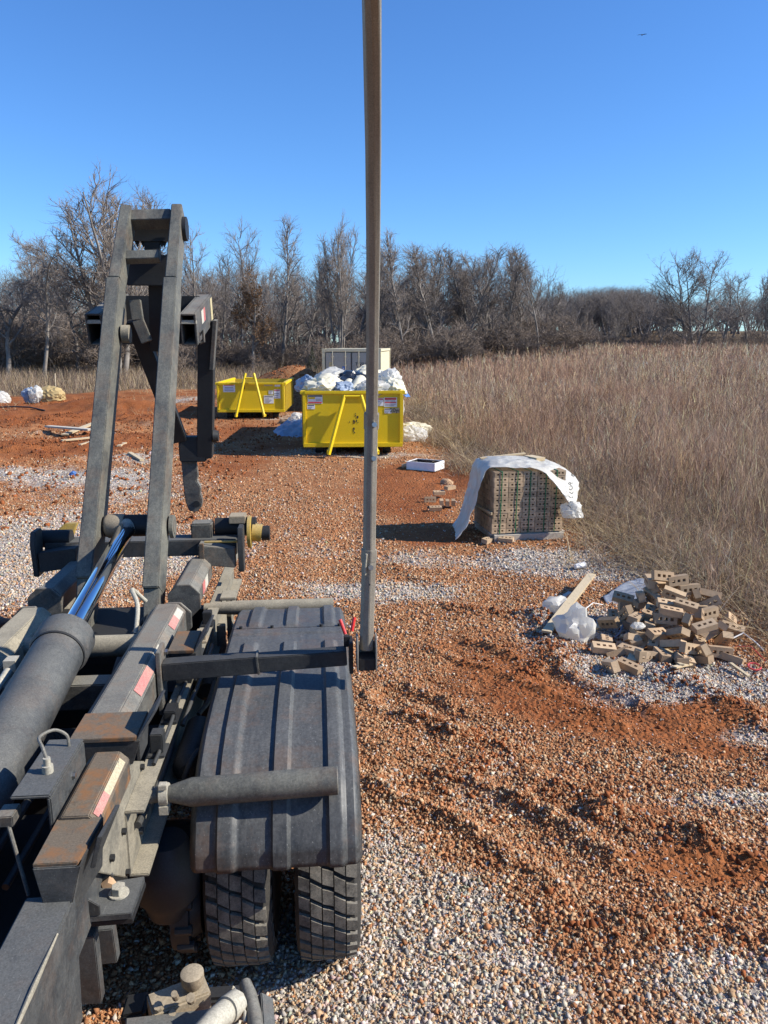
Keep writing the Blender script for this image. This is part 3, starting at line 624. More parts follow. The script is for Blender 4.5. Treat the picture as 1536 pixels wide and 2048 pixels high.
def lump(name, c, size, seed, mat, label, cat, rz=0, amp=.35, fq=1.3, flat=.0, group=None, sub=4):
    bm = bmesh.new(); bmesh.ops.create_icosphere(bm, subdivisions=sub, radius=1); rj = random.Random(seed)
    o = Vector((seed * 7.3, seed * 3.1, seed * 1.7))
    for v in bm.verts:
        n = v.co.normalized(); p = n * fq + o
        rd = lambda f: 1 - 2 * abs(mnoise.noise(p * f + o))
        d = amp * (mnoise.noise(p) * .75 + rd(1.9) * .30 + rd(3.3) * .22) - .08 + rj.uniform(-.055, .055)
        q = n * (1 + d); q.z = max(q.z, -.55 + flat); v.co = Vector((q.x * size[0], q.y * size[1], (q.z + .5) * size[2]))
    me = bpy.data.meshes.new(name); bm.to_mesh(me); bm.free()
    for p in me.polygons: p.use_smooth = True
    me.set_sharp_from_angle(angle=R(26)); me.materials.append(mat); ob = bpy.data.objects.new(name, me); COL.objects.link(ob); ob.location = c; ob.rotation_euler.z = rz
    return tag(ob, label, cat, group)
def sheet(name, rows, mat, label=None, cat=None, seed=1, wr=.03, sub=3, thick=.004, parent=None):
    """rows of control points -> a smooth wrinkled cloth with thickness"""
    nr, nc = len(rows), len(rows[0]); me = bpy.data.meshes.new(name)
    me.from_pydata([Vector(p) for r_ in rows for p in r_], [], [(i * nc + j, i * nc + j + 1, (i + 1) * nc + j + 1, (i + 1) * nc + j) for i in range(nr - 1) for j in range(nc - 1)])
    ob = bpy.data.objects.new(name, me); COL.objects.link(ob)
    md = ob.modifiers.new('smooth', 'SUBSURF'); md.levels = sub; md.render_levels = sub; md.boundary_smooth = 'PRESERVE_CORNERS'
    dg = bpy.context.evaluated_depsgraph_get(); m2 = bpy.data.meshes.new_from_object(ob.evaluated_get(dg)); ob.modifiers.clear(); ob.data = m2; bpy.data.meshes.remove(me)
    no = [v.normal.copy() for v in m2.vertices]
    for v, n in zip(m2.vertices, no):
        p = v.co * 2.6 + Vector((seed * 5.1, seed, 0)); v.co += n * wr * ((1 - 2 * abs(mnoise.noise(p))) * .6 + (1 - 2 * abs(mnoise.noise(p * 2.7))) * .35)
    for p in m2.polygons: p.use_smooth = True
    m2.materials.append(mat); s = ob.modifiers.new('thickness', 'SOLIDIFY'); s.thickness = thick; s.offset = 0
    if parent: ob.parent = parent
    return tag(ob, label, cat)
def at_big(px, py, dy=0.6): return Wd(px, py, y=FY + dy)
for i, (px, py, w_, d_, h_, dy, mat, nm, lb, ct) in enumerate([
    (652, 785, .52, .7, .40, .75, 'film_cream', 'insulation_heap', 'pointed heap of cream insulation at one end of the full dumpster', 'insulation'),
    (670, 779, .58, .7, .48, 2.0, 'film_white', 'trash_bag', 'rounded white trash bag behind the pointed insulation heap', 'trash bag'),
    (616, 783, .28, .8, .36, 1.6, 'film_greyblue', 'plastic_bundle', 'grey blue plastic bundle lying on the dumpster rim beside the insulation heap', 'plastic bundle'),
    (666, 784, .36, .5, .36, 1.3, 'film_black', 'trash_bag', 'smaller black trash bag against the pointed insulation heap', 'trash bag'),
    (702, 778, .46, .55, .40, 1.6, 'film_black', 'trash_bag', 'big shiny black trash bag on top between white bags', 'trash bag'),
    (684, 786, .30, .4, .25, .5, 'film_greyblue', 'plastic_bundle', 'dark crumpled plastic bundle under the big black trash bag', 'plastic bundle'),
    (736, 783, .5, .8, .60, 2.3, 'film_cream', 'trash_bag', 'cream trash bag partly behind the tall metal pole', 'trash bag'),
    (748, 789, .46, .5, .30, .55, 'film_white', 'trash_bag', 'low white trash bag at the dumpster front beside the pole', 'trash bag'),
    (778, 783, .36, .6, .52, 1.3, 'film_white', 'trash_bag', 'tallest white trash bag at the field end of the dumpster', 'trash bag'),
    (787, 789, .30, .4, .34, .6, 'film_cream', 'insulation_heap', 'small cream insulation heap under the blue plastic', 'insulation')]):
    lump(nm, at_big(px, py, dy), (w_, d_, h_ * .74), i + 1, M[mat], lb, ct, rz=(i % 3 - 1) * .25, amp=.42 if i else .3)
# rolled batts of insulation poking out of the heap
for (q0_, q1_, r_, lb) in (((690, 784), (699, 766), .13, 'short white insulation roll leaning beside the black trash bag'), ((708, 786), (722, 760), .15, 'longer cream insulation roll leaning next to the pole')):
    a = at_big(*q0_, dy=.35); b2 = at_big(*q1_, dy=.95); bd = MB(); d = (b2 - a)
    bd.tube([a + d * t_ for t_ in (0, .25, .5, .75, 1, 1.0)], [r_, r_ * 1.04, r_, r_ * 1.03, r_ * .98, r_ * .6], 16)
    tag(bd.build('insulation_roll', M['film_cream'], off=(0, 0, 0)), lb, 'insulation')
pt = lambda x, y, dy: at_big(x, y, dy)
sheet('plastic_sheet', [[pt(772, 768, 1.4), pt(784, 757, 1.3), pt(797, 757, 1.2), pt(808, 768, 1.1), pt(818, 785, 1.0), pt(823, 792, 1.0)], [pt(770, 775, .9), pt(784, 765, .8), pt(797, 765, .8), pt(806, 776, .7), pt(814, 788, .7), pt(818, 793, .7)], [pt(770, 783, .3), pt(783, 778, .3), pt(795, 776, .3), pt(803, 782, .35), pt(810, 789, .4), pt(815, 793, .5)]], M['film_blue'], 'blue and white plastic sheet hanging over the dumpster side toward the field', 'plastic sheet', 4, .05)
sheet('white_wrap', [[pt(806, 792, 1.5), pt(808, 803, 1.5), pt(809, 815, 1.5), pt(808, 829, 1.5)], [pt(805, 792, .9), pt(810, 804, .9), pt(811, 816, .9), pt(809, 831, .9)], [pt(804, 793, .3), pt(807, 805, .4), pt(809, 817, .4), pt(807, 830, .5)]], M['film_white'], 'white wrap hanging down the outside of the full dumpster', 'wrap', 5, .05)

# litter on the ground around the dumpsters
g = lambda x, y, z=0: Vector((Wd(x, y, z=0).x, Wd(x, y, z=0).y, z + float(h_ground(Wd(x, y, z=0).x, Wd(x, y, z=0).y))))
sheet('crumpled_tarp', [[g(545, 862, .05), g(565, 856, .28), g(585, 852, .22), g(607, 850, .30)], [g(548, 868, .04), g(567, 865, .30), g(586, 862, .20), g(608, 862, .26)], [g(553, 872, .02), g(570, 873, .03), g(590, 874, .05), g(608, 874, .02)]], M['film_greyblue'], 'crumpled blue grey tarp on the ground beside the full dumpster', 'tarp', 6, .10)
lump('white_scrap', g(600, 848), (.38, .25, .26), 31, M['film_white'], 'white crumpled scrap lying behind the blue grey tarp', 'scrap')
lump('cardboard_scrap', g(578, 846), (.35, .15, .12), 32, M['card'], 'flattened cardboard scrap lying behind the blue grey tarp', 'cardboard')
lump('trash_bag', g(823, 882), (.42, .3, .26), 33, M['film_white'], 'torn white trash bag on the gravel by the dumpster corner', 'trash bag', amp=.5)
lump('foam_scrap', g(825, 868), (.5, .3, .22), 34, M['film_cream'], 'cream foam scrap lying behind the torn trash bag', 'foam', amp=.45)
lump('plastic_scrap', g(838, 880, .1), (.16, .12, .16), 35, M['film_blue'], 'scrap of blue plastic poking from the torn trash bag', 'plastic scrap', amp=.5)

# ------------------------------------------------------------------ bricks
def m_brick(name, c):
    m, t, b = new_mat(name); tc = nd(t, 'ShaderNodeTexCoord').outputs['Object']; oi = nd(t, 'ShaderNodeObjectInfo').outputs['Random']
    n1 = noise(t, tc, 14, 5, .6); n2 = noise(t, tc, 110, 3, .7)
    cc = mixc(t, ramp(t, n1, .3, .7), tuple(x * .8 for x in c), tuple(min(1, x * 1.15) for x in c))
    cc = mixc(t, .8, cc, ramp(t, oi, 0, 1, (.58, .55, .52, 1), (1.25, 1.17, 1.06, 1)), 'MULTIPLY')
    cc = mixc(t, mth(t, 'MULTIPLY', ramp(t, n2, .55, .75), .4), cc, tuple(x * .55 for x in c))
    t.links.new(cc, b.inputs['Base Color']); b.inputs['Roughness'].default_value = .92; b.inputs['Specular IOR Level'].default_value = .2
    bump(t, b, n2, .35, .003); return m
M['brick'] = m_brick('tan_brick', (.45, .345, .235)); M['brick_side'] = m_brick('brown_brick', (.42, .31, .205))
def brick_mesh(L, Hh, Tk, name, mat, holes=3):
    """length on x, bed height on z, thickness on y; round-cornered holes pass through y. Origin at the centre."""
    hw, hh = L * .075, Hh * .155; cx = [(-1 + k) * L * .26 for k in range(3)]
    xs = [-L / 2]; [xs.extend([c - hw, c + hw]) for c in cx]; xs.append(L / 2); zs = [-Hh / 2, -hh, hh, Hh / 2]
    b = MB(); nx, nz = len(xs), len(zs); vs = []
    for y in (-Tk / 2, Tk / 2): vs += [(x, y, z) for z in zs for x in xs]
    idx = lambda s, i, j: s * nx * nz + j * nx + i; fs = []
    for j in range(nz - 1):
        for i in range(nx - 1):
            if j == 1 and i % 2 == 1:
                q = [(i, j), (i + 1, j), (i + 1, j + 1), (i, j + 1)]
                for k in range(4): a, c = q[k], q[(k + 1) % 4]; fs.append((idx(0, *a), idx(0, *c), idx(1, *c), idx(1, *a)))
                continue
            fs.append((idx(0, i, j), idx(0, i + 1, j), idx(0, i + 1, j + 1), idx(0, i, j + 1))); fs.append((idx(1, i, j + 1), idx(1, i + 1, j + 1), idx(1, i + 1, j), idx(1, i, j)))
    for i in range(nx - 1): fs.append((idx(0, i, 0), idx(1, i, 0), idx(1, i + 1, 0), idx(0, i + 1, 0))); fs.append((idx(0, i + 1, nz - 1), idx(1, i + 1, nz - 1), idx(1, i, nz - 1), idx(0, i, nz - 1)))
    for j in range(nz - 1): fs.append((idx(0, 0, j + 1), idx(1, 0, j + 1), idx(1, 0, j), idx(0, 0, j))); fs.append((idx(0, nx - 1, j), idx(1, nx - 1, j), idx(1, nx - 1, j + 1), idx(0, nx - 1, j + 1)))
    b.add(vs, fs); o = b.build(name, mat); me = o.data; bpy.data.objects.remove(o)
    return me
BL, BH, BT = .203, .0715, .060
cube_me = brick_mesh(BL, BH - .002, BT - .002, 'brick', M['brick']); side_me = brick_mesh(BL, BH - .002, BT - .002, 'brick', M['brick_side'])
CZ = .115; c0 = Wd(986, 1068, z=CZ); CR = R(10.5)
ex = Vector((math.cos(CR), math.sin(CR), 0)); ey = Vector((-math.sin(CR), math.cos(CR), 0)); ez = Vector((0, 0, 1))
cz0 = float(h_ground(c0.x, c0.y)); c0.z = CZ + cz0
CP = lambda x, y, z: c0 + ex * x + ey * y + ez * z
PW, PD, PH = 5 * (BL + .006), 15 * BT, 12 * (BH + .001)
def put(me, name, loc, rot, label, group):
    o = bpy.data.objects.new(name, me); COL.objects.link(o); o.location = loc; o.rotation_euler = rot
    return tag(o, label, 'brick', group)
for k in range(5):
    for r_ in range(12):
        sh = -.016 if r_ < 3 else 0
        put(cube_me, 'brick', CP(k * (BL + .006) + BL / 2 + sh + random.uniform(-.004, .004), BT / 2 + random.uniform(-.003, .003), (r_ + .5) * (BH + .001)), (0, 0, CR + random.uniform(-.01, .01)),
            'tan cored brick in the strapped cube, its three holes facing the lane', 'cored bricks in the face of the strapped cube')
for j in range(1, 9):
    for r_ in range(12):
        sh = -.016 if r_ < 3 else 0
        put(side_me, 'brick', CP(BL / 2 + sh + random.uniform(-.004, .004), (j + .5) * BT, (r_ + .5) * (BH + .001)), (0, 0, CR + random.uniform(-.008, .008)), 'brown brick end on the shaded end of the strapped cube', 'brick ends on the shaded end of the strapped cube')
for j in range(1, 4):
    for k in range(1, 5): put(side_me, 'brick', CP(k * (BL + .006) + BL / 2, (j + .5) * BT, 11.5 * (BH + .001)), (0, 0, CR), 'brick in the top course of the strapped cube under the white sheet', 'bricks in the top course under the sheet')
_b = MB()
for j in range(1, 15):
    for k in range(5):
        for r_ in range(12):
            if (k == 0 and j < 9) or (r_ == 11 and j < 4): continue
            if 1 < j < 14 and 0 < k < 4 and r_ < 11: continue
            _b.box(CP(k * (BL + .006) + BL / 2, (j + .5) * BT, (r_ + .5) * (BH + .001)), (BL - .002, BT - .002, BH - .002), Matrix.Rotation(CR, 3, 'Z'))
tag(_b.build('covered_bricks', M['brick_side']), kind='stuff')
M['strap'] = m_plain('green_strap', (.012, .12, .045), .45, .2, 15); M['wood'] = m_dusty('weathered_board', (.40, .30, .17), (.58, .48, .32), .8, rough=.75, scale=9, streak=3.5, specks=0); M['wood_grey'] = m_dusty('grey_board', (.34, .30, .24), (.56, .52, .44), .8, rough=.75, scale=9, streak=3.5, specks=0)
for k, lb in enumerate(('first green strap from the shaded end round the brick cube', 'second green strap from the shaded end round the brick cube', 'middle green strap round the brick cube', 'fourth green strap from the shaded end round the brick cube', 'last green strap round the brick cube near the weeds')):
    x = (k + .45) * (BL + .006) + (0, .02, 0, .02, -.03)[k]; b = MB()
    b.beam(CP(x, -.006, -.0), CP(x + .012, -.006, PH + .004), .014, .004, up=-ey); b.beam(CP(x + .012, -.006, PH + .005), CP(x + .012, PD + .006, PH + .005), .020, .004); b.beam(CP(x, PD + .006, 0), CP(x + .012, PD + .006, PH + .004), .020, .004, up=ey)
    tag(b.build('strap', M['strap']), lb, 'strap', 'green straps round the brick cube')
pal = empty('pallet', CP(PW / 2, PD / 2, -CZ), CR, 'wooden pallet on the ground under the strapped bricks', 'pallet')
for k in range(5): MB().box((0, -PD / 2 + (k + .5) * PD / 5, CZ - .016), (PW + .06, .13, .022)).build('deck_board', M['wood_grey'], pal)
for s in (-1, 0, 1): MB().box((s * (PW / 2 - .04), 0, .052), (.045, PD + .02, .095)).build('stringer', M['wood_grey'], pal)
MB().box((0, -PD / 2 - .03, .055), (PW * .98, .03, .09)).build('lead_board', M['wood_grey'], pal)
tag(MB().beam(CP(-.03, -.01, .29), CP(-.03, PD + .05, .255), .02, .035).build('slat', M['wood']), 'thin wooden slat jammed along the shaded end of the bricks', 'slat')
tag(MB().box(CP(.78, .55, PH + .10), (.16, .30, .05), Matrix.Rotation(CR + .3, 3, 'Z')).build('wood_block', M['wood'], bevel=.003), 'short wooden block weighing down the white sheet on the bricks', 'wood block')
tag(MB().beam(CP(.02, .75, PH + .09), CP(.75, .85, PH + .13), .05, .02).build('lath', M['wood']), 'long wooden lath lying across the covered brick cube', 'lath')
# the white sheet: hangs to the ground at the shaded end, lies over the top, flares out at the weed end
P_ = CP; t0 = PH + .03
rows = [[P_(-.50, .10, -.10), P_(-.34, .06, .10), P_(-.20, .08, .50), P_(-.10, .12, .85), P_(.0, .10, t0 + .03), P_(.25, .02, t0 + .0), P_(.50, -.03, t0 + .02), P_(.66, -.05, t0 - .02), P_(.80, -.10, t0 - .18), P_(.97, -.16, t0 - .40), P_(1.06, -.20, t0 - .55)],
        [P_(-.42, .38, -.10), P_(-.24, .32, .10), P_(-.15, .32, .50), P_(-.08, .32, .85), P_(.02, .30, t0 + .06), P_(.26, .25, t0 + .07), P_(.52, .20, t0 + .06), P_(.75, .12, t0 + .03), P_(.98, .05, t0 - .06), P_(1.14, -.02, t0 - .28), P_(1.20, -.08, t0 - .42)],
        [P_(-.36, .66, -.10), P_(-.20, .60, .12), P_(-.12, .60, .50), P_(-.06, .60, .85), P_(.02, .58, t0 + .05), P_(.28, .52, t0 + .11), P_(.55, .48, t0 + .08), P_(.80, .42, t0 + .05), P_(1.06, .34, t0 + .0), P_(1.24, .22, t0 - .20), P_(1.30, .16, t0 - .34)],
        [P_(-.30, .95, -.10), P_(-.16, .93, .12), P_(-.10, .93, .50), P_(-.04, .93, .85), P_(.04, .90, t0 + .04), P_(.30, .88, t0 + .05), P_(.58, .86, t0 + .05), P_(.84, .84, t0 + .03), P_(1.08, .72, t0 + .0), P_(1.30, .50, t0 - .14), P_(1.42, .40, t0 - .30)]]
sheet('cover_sheet', rows, M['film_white'], 'white plastic sheet with black lettering draped over the strapped bricks', 'sheet', 8, .034, 4, .003)
lump('sheet_knot', P_(1.08, -.16, t0 - .66), (.13, .10, .13), 41, M['film_white'], 'gathered white knot of plastic hanging below the cover sheet', 'plastic scrap', amp=.6)
a0, a1 = Wd(1133, 1008, y=c0.y - .02), Wd(1141, 945, y=c0.y + .35)
for i, ch in enumerate("JILLOR g"):
    if ch != ' ':
        q = a0 + (a1 - a0) * (i / 7.2) + Vector((.018 * math.sin(i * .8), -.13 + .02 * i * 0, 0))
        add_text(ch, .085, M['ink'], bpy.data.objects['cover_sheet'], q, (.45, .1, .85), (-.85, -.2, .5), 'letter', .001)
# loose bricks
LB = brick_mesh(.205, .094, .062, 'loose_brick', M['brick']); LS = brick_mesh(.205, .094, .062, 'loose_brick', M['brick_side'])
# zoom-picture position, height of its centre, yaw, pitch, roll: roll 0 stands on edge with the holes toward the lane, roll 90 lies flat
PILE = [(745, 165, .50, 10, 8, 25), (895, 205, .46, 6, -6, 4), (610, 215, .42, 80, 0, 0), (730, 225, .40, 20, 5, 60), (1015, 295, .38, 4, -4, 5), (900, 285, .36, 10, 0, 0), (1225, 340, .34, -18, 10, -65), (860, 345, .36, -22, 16, -20), (805, 440, .32, -10, 6, 80), (340, 385, .22, -20, 10, 60),
        (520, 372, .27, 75, 12, 15), (640, 362, .29, 110, -14, 20), (675, 285, .35, 60, 15, 30), (400, 470, .14, 2, 0, 5), (985, 455, .34, -26, 10, 75), (600, 520, .24, 60, -10, 70), (370, 540, .17, 100, 40, 10), (470, 590, .22, 50, 6, 82), (830, 522, .30, -12, 8, 85), (770, 598, .23, -7, 4, 14),
        (1000, 620, .22, 62, 34, -10), (1125, 555, .25, 58, 28, 8), (1205, 535, .24, 20, -5, 5), (1175, 605, .17, 12, 8, 5), (195, 630, .11, 130, 18, 20), (600, 660, .17, 70, 10, 75), (490, 725, .11, 85, 0, 85), (690, 750, .15, 28, 8, 70), (900, 745, .19, 112, 26, 60), (850, 860, .12, 128, 18, 65),
        (1100, 720, .16, 95, 10, 55), (1175, 680, .22, 8, -14, 75), (1345, 670, .14, 70, 20, 60), (1440, 605, .12, 70, 0, 55), (1460, 695, .09, -30, 10, 70), (1370, 810, .10, 92, 45, 80), (1330, 930, .07, -8, 4, 8), (1130, 930, .09, 96, 30, 20), (1020, 900, .12, 32, 18, 10), (170, 820, .06, 80, 5, 85),
        (140, 900, .06, -6, 6, 75), (410, 930, .05, -42, 0, 85), (400, 1100, .05, -46, 8, 88), (210, 1090, .05, 100, 20, 15), (920, 1000, .06, 75, 12, 60), (740, 970, .06, 90, 0, 80), (580, 1000, .05, 15, 10, 10), (1225, 435, .26, -12, -30, 10), (1085, 380, .30, 70, 40, 20), (930, 590, .20, 30, 0, 85), (560, 440, .20, 15, 0, 80), (860, 430, .24, 10, 0, 85), (1080, 480, .22, 0, 0, 85), (700, 640, .10, 0, 0, 85), (1000, 760, .08, 20, 0, 85), (1120, 820, .06, 60, 0, 85), (820, 700, .08, 30, 0, 85), (450, 650, .07, 30, 0, 85)]
half_me = brick_mesh(.105, .094, .062, 'brick_half', M['brick'])
special = {0: 'topmost loose brick of the pile, tilted with its three holes showing', 1: 'square standing brick just below the topmost one of the pile', 6: 'long brick jutting out of the pile toward the weeds', 20: 'brick standing steeply on edge in the middle of the pile', 26: 'brick with a white wrapped end in the pile', 36: 'brick on edge at the weed end foot of the pile', 42: 'dark brick lying askew on the gravel before the pile', 43: 'broken brick end standing in the gravel before the pile', 40: 'flat brick at the foot of the pile nearest the torn white bag', 28: 'brick leaning lengthwise against the front of the pile', 7: 'brick sliding down behind the crest of the pile', 8: 'smooth faced brick lying across the top of the pile'}
for i, (zx, zy, zc, yw, pt_, rl) in enumerate(PILE):
    px, py = 1180 + zx / 5.12, 1120 + zy / 5.12; q = Wd(px, py, z=zc); q.z += float(h_ground(q.x, q.y)) * .6
    rot = (Matrix.Rotation(R(yw + random.uniform(-4, 4)), 3, 'Z') @ Matrix.Rotation(R(pt_), 3, 'Y') @ Matrix.Rotation(R(-rl), 3, 'X')).to_euler()
    put(LB if i % 3 else LS, 'brick', q, rot, special.get(i, 'loose tan cored brick heaped in the tumbled pile by the weeds'), 'loose bricks in the tumbled pile')
for i in range(20):
    px = rng.uniform(1215, 1470); py = rng.uniform(1235, 1335) ; q = g(px, py, rng.uniform(.02, .12) if 1250 < px < 1420 else .03)
    put(half_me if i % 2 else LS, 'brick', q, (rng.uniform(-.5, .5) + 1.5, rng.uniform(-.4, .4), rng.uniform(0, 3.14)), 'broken brick bit among the rubble of the tumbled pile' if i % 2 else 'brown brick half buried at the foot of the tumbled pile', 'broken brick bits in the tumbled pile' if i % 2 else 'half buried bricks at the foot of the tumbled pile')
def brick_at(px, py, yw, rl, lb, z=None, grp='bricks lying about the brick cube'):
    q = g(px, py, .04 if rl > 45 else .047)
    return put(LB, 'brick', q, (Matrix.Rotation(R(yw), 3, 'Z') @ Matrix.Rotation(R(-rl), 3, 'X')).to_euler(), lb, grp)
brick_at(1012, 1086, -22, 78, 'single cored brick on the gravel in front of the pallet'); tag(brick_at(976, 1085, 50, 80, 'broken reddish brick end on the clay before the pallet'))
for i, (px, py, zc, yw, rl, lb) in enumerate([(862, 1010, .05, 4, 5, 'brick at the lane end of the small row behind the sheet'), (880, 1004, .13, 10, 80, 'brick lying on top of the small row behind the sheet'), (885, 1020, .10, 88, 0, 'first upright brick of the small row beside the hanging sheet'), (897, 1020, .10, 88, 0, 'second upright brick of the small row beside the hanging sheet'), (909, 1018, .10, 86, 0, 'third upright brick of the small row beside the hanging sheet'), (902, 1002, .22, 40, 85, 'brick balanced on the upright row beside the hanging sheet'), (873, 1027, .04, 5, 80, 'brick lying low before the small row')]):
    q = g(px, py, zc); q.y += .25; put(LS, 'brick', q, (Matrix.Rotation(R(yw), 3, 'Z') @ Matrix.Rotation(R(-rl), 3, 'X')).to_euler(), lb, 'bricks stacked behind the hanging sheet')

# boards, splinters and litter
def board(px0, px1, wd, th, mat, label, cat='board', z0=.02, z1=.02, name='board', bend=0):
    a = g(*px0, z0); b2 = g(*px1, z1)
    return tag(MB().beam(a, b2, wd, th).build(name, mat, bevel=.002), label, cat)
board((1092, 1280), (1182, 1172), .095, .022, M['wood'], 'weathered wooden board propped over torn plastic beside the brick pile', z0=.04, z1=.16)
board((1118, 1200), (1140, 1185), .05, .02, M['wood_grey'], 'short grey stick behind the weathered board')
board((1150, 1232), (1200, 1262), .05, .02, M['wood'], 'thin dark batten lying between the board and the brick pile', z0=.05, z1=.03)
for a, b2, wd, lb in (((1311, 1292), (1366, 1332), .05, 'long pale splinter at the foot of the brick pile'), ((1352, 1330), (1362, 1352), .04, 'short pale splinter standing off the long one'), ((1386, 1330), (1346, 1360), .045, 'pale splinter crossing the tip of the long one'), ((1240, 1276), (1276, 1282), .06, 'brown lath sticking out under the bricks'), ((1275, 1310), (1300, 1280), .05, 'split lath leaning under the brick pile'), ((1262, 1330), (1272, 1308), .08, 'pale wood chip beside the dark askew brick'), ((1385, 1290), (1440, 1262), .13, 'splintered board end under the bricks by the weeds'), ((1497, 1358), (1460, 1335), .03, 'thin stick beside the red ring of tape')):
    board(a, b2, wd, .014, M['wood'], lb, 'splinter', .03, .05, 'splinter')
lump('torn_bag', g(1110, 1222), (.12, .10, .10), 51, M['film_white'], 'torn white plastic bag behind the weathered board', 'plastic bag', amp=.7, sub=3)
lump('torn_bag', g(1148, 1276), (.145, .12, .17), 52, M['film_white'], 'torn white plastic bag in front of the weathered board', 'plastic bag', amp=.75, sub=3)
lump('white_wrapper', Wd(1275, 1256, z=.17), (.065, .05, .035), 53, M['film_white'], 'white wrapper on the end of a brick in the pile', 'wrapper', amp=.3)
M['clear'] = m_film('clear_film', (.42, .46, .52), .15, .4)
sheet('clear_sheet', [[g(1205, 1196, .05), g(1240, 1182, .10), g(1285, 1168, .12), g(1310, 1172, .1)], [g(1210, 1204, .04), g(1245, 1194, .06), g(1285, 1184, .09), g(1310, 1186, .1)], [g(1218, 1210, .02), g(1250, 1206, .03), g(1285, 1204, .04), g(1310, 1205, .05)]], M['clear'], 'crumpled clear plastic sheet trapped behind the brick pile', 'plastic sheet', 9, .04, 3, .002)
cup = empty('paper_cup', g(1158, 1136, .045), R(25), 'white paper cup lying on the grey gravel near the weeds', 'cup')
MB().tube([(-.06, 0, 0), (.07, 0, 0.006)], [.030, .042], 18).build('cup_wall', M['white'], cup); MB().tube([(.066, 0, .006), (.076, 0, .007)], .045, 18).build('rim', M['white'], cup)
for pts, r_, mt, lb, nm in (([(1205, 1215), (1185, 1220), (1160, 1230), (1150, 1240)], .005, 'white', 'white cord curling out of the brick pile', 'cord'), ([(1247, 1240), (1250, 1256), (1238, 1270), (1222, 1278)], .008, 'film_greyblue', 'grey plastic strap looping out of the bricks', 'strap'), ([(1458, 1286), (1485, 1282), (1510, 1288), (1530, 1300)], .007, 'white', 'twisted white and red tape trailing into the weeds', 'tape'), ([(1470, 1300), (1500, 1310), (1530, 1325)], .004, 'redgrip', 'thin red cord beside the twisted tape', 'cord')):
    tag(MB().tube([g(x, y, .04 + .05 * math.sin(i * 1.7)) for i, (x, y) in enumerate(pts)], r_, 8).build(nm, M[mt]), lb, nm)
q = g(1508, 1340, .02); tag(MB().tube([q + Vector((.05 * math.cos(a), .045 * math.sin(a), .012 + .012 * math.sin(a))) for a in np.linspace(.4, 6.0, 22)], .008, 8).build('tape_ring', M['red']), 'red ring of tape on the gravel by the weeds', 'tape')
# foam tray, cardboard
q = Wd(851, 929, z=.10); t_ = empty('foam_box', (q.x, q.y, float(h_ground(q.x, q.y))), R(-28), 'open white foam box with a black inside lying on the clay', 'box')
b = MB()
for s in (-1, 1): b.box((s * .33, 0, .10), (.03, .52, .18)); b.box((0, s * .245, .10), (.63, .03, .18))
b.build('foam_wall', M['foam'], t_, bevel=.004); MB().box((0, 0, .025), (.63, .46, .03)).build('lining', M['black'], t_)
b = MB()
for s in (-1, 1): b.box((s * .305, 0, .10), (.015, .45, .165)); b.box((0, s * .222, .10), (.60, .012, .165))
b.build('lining', M['black'], t_)
lump('cardboard_piece', g(826, 936), (.26, .14, .07), 54, M['card'], 'torn flat cardboard piece lying against the foam box', 'cardboard', amp=.4)
lump('broken_block', g(893, 967), (.13, .1, .08), 55, M['card'], 'broken tan lump of block on the clay before the weeds', 'block', amp=.3)
# left of the lane
board((97, 868), (184, 880), .22, .05, M['wood_grey'], 'grey plank lying on the red clay on top of a paler plank', z0=.14, z1=.16); board((130, 878), (190, 855), .20, .04, M['wood'], 'pale plank under the grey plank on the red clay', z0=.06, z1=.10)
board((124, 890), (190, 884), .14, .04, M['wood'], 'second pale board sticking out below the grey plank', z0=.03, z1=.05); board((160, 896), (182, 890), .09, .03, M['wood'], 'short stick on the clay below the planks')
board((260, 911), (284, 923), .10, .05, M['wood'], 'short wood offcut lying on the pale gravel', z0=.03, z1=.03); board((238, 894), (250, 887), .12, .04, M['wood'], 'wood offcut beside the leaning steel arm'); board((275, 759), (292, 754), .4, .1, M['wood_grey'], 'grey plank far off at the edge of the dry grass')
for a, b2, wd, lb in (((128, 768), (148, 771), .35, 'pale plank lying before the dry grass behind the feed sack'), ((150, 764), (170, 764), .35, 'long pale board by the dry grass'), ((182, 763), (198, 762), .35, 'last pale board along the dry grass')):
    board(a, b2, wd, .12, M['wood'], lb, z0=.1, z1=.1)
q = g(0, 806); bk = empty('bulk_bag', q, .1, 'white woven bulk bag standing on the clay mound', 'bulk bag')
lump_b = lump('bag_body', (0, 0, 0), (.50, .4, .40), 61, M['film_white'], None, None, amp=.12); lump_b.parent = bk
MB().tube([(.2, -.35, .55), (.1, -.38, .66), (-.05, -.35, .57)], .03, 8).build('loop', M['film_greyblue'], bk)
q = g(84, 808); bk = empty('feed_sack', q, 0, 'tan sack slumped on the clay with white plastic over one end', 'sack')
o = lump('sack_body', (.42, .1, 0), (.72, .5, .50), 62, M['film_tan'], None, None, amp=.16); o.parent = bk
o = lump('white_plastic', (-.12, -.12, 0), (.36, .42, .50), 63, M['film_white'], None, None, amp=.45); o.parent = bk
o = lump('grey_plastic', (-.52, .05, 0), (.32, .34, .42), 64, M['film_greyblue'], None, None, amp=.5); o.parent = bk
board((112, 786), (113, 777), .05, .03, M['wood'], 'pale stick standing up behind the tan sack', z0=.2, z1=.9)
lump('blue_scrap', g(146, 957), (.07, .05, .06), 65, M['film_blue'], 'small scrap of blue plastic on the pale gravel', 'plastic scrap', amp=.6)
tag(MB().tube([g(-20, 820, .05), g(30, 822, .12), g(60, 824, .1), g(90, 826, .03)], .03, 8).build('black_pipe', M['black']), 'black plastic pipe lying along the clay below the sack', 'pipe')
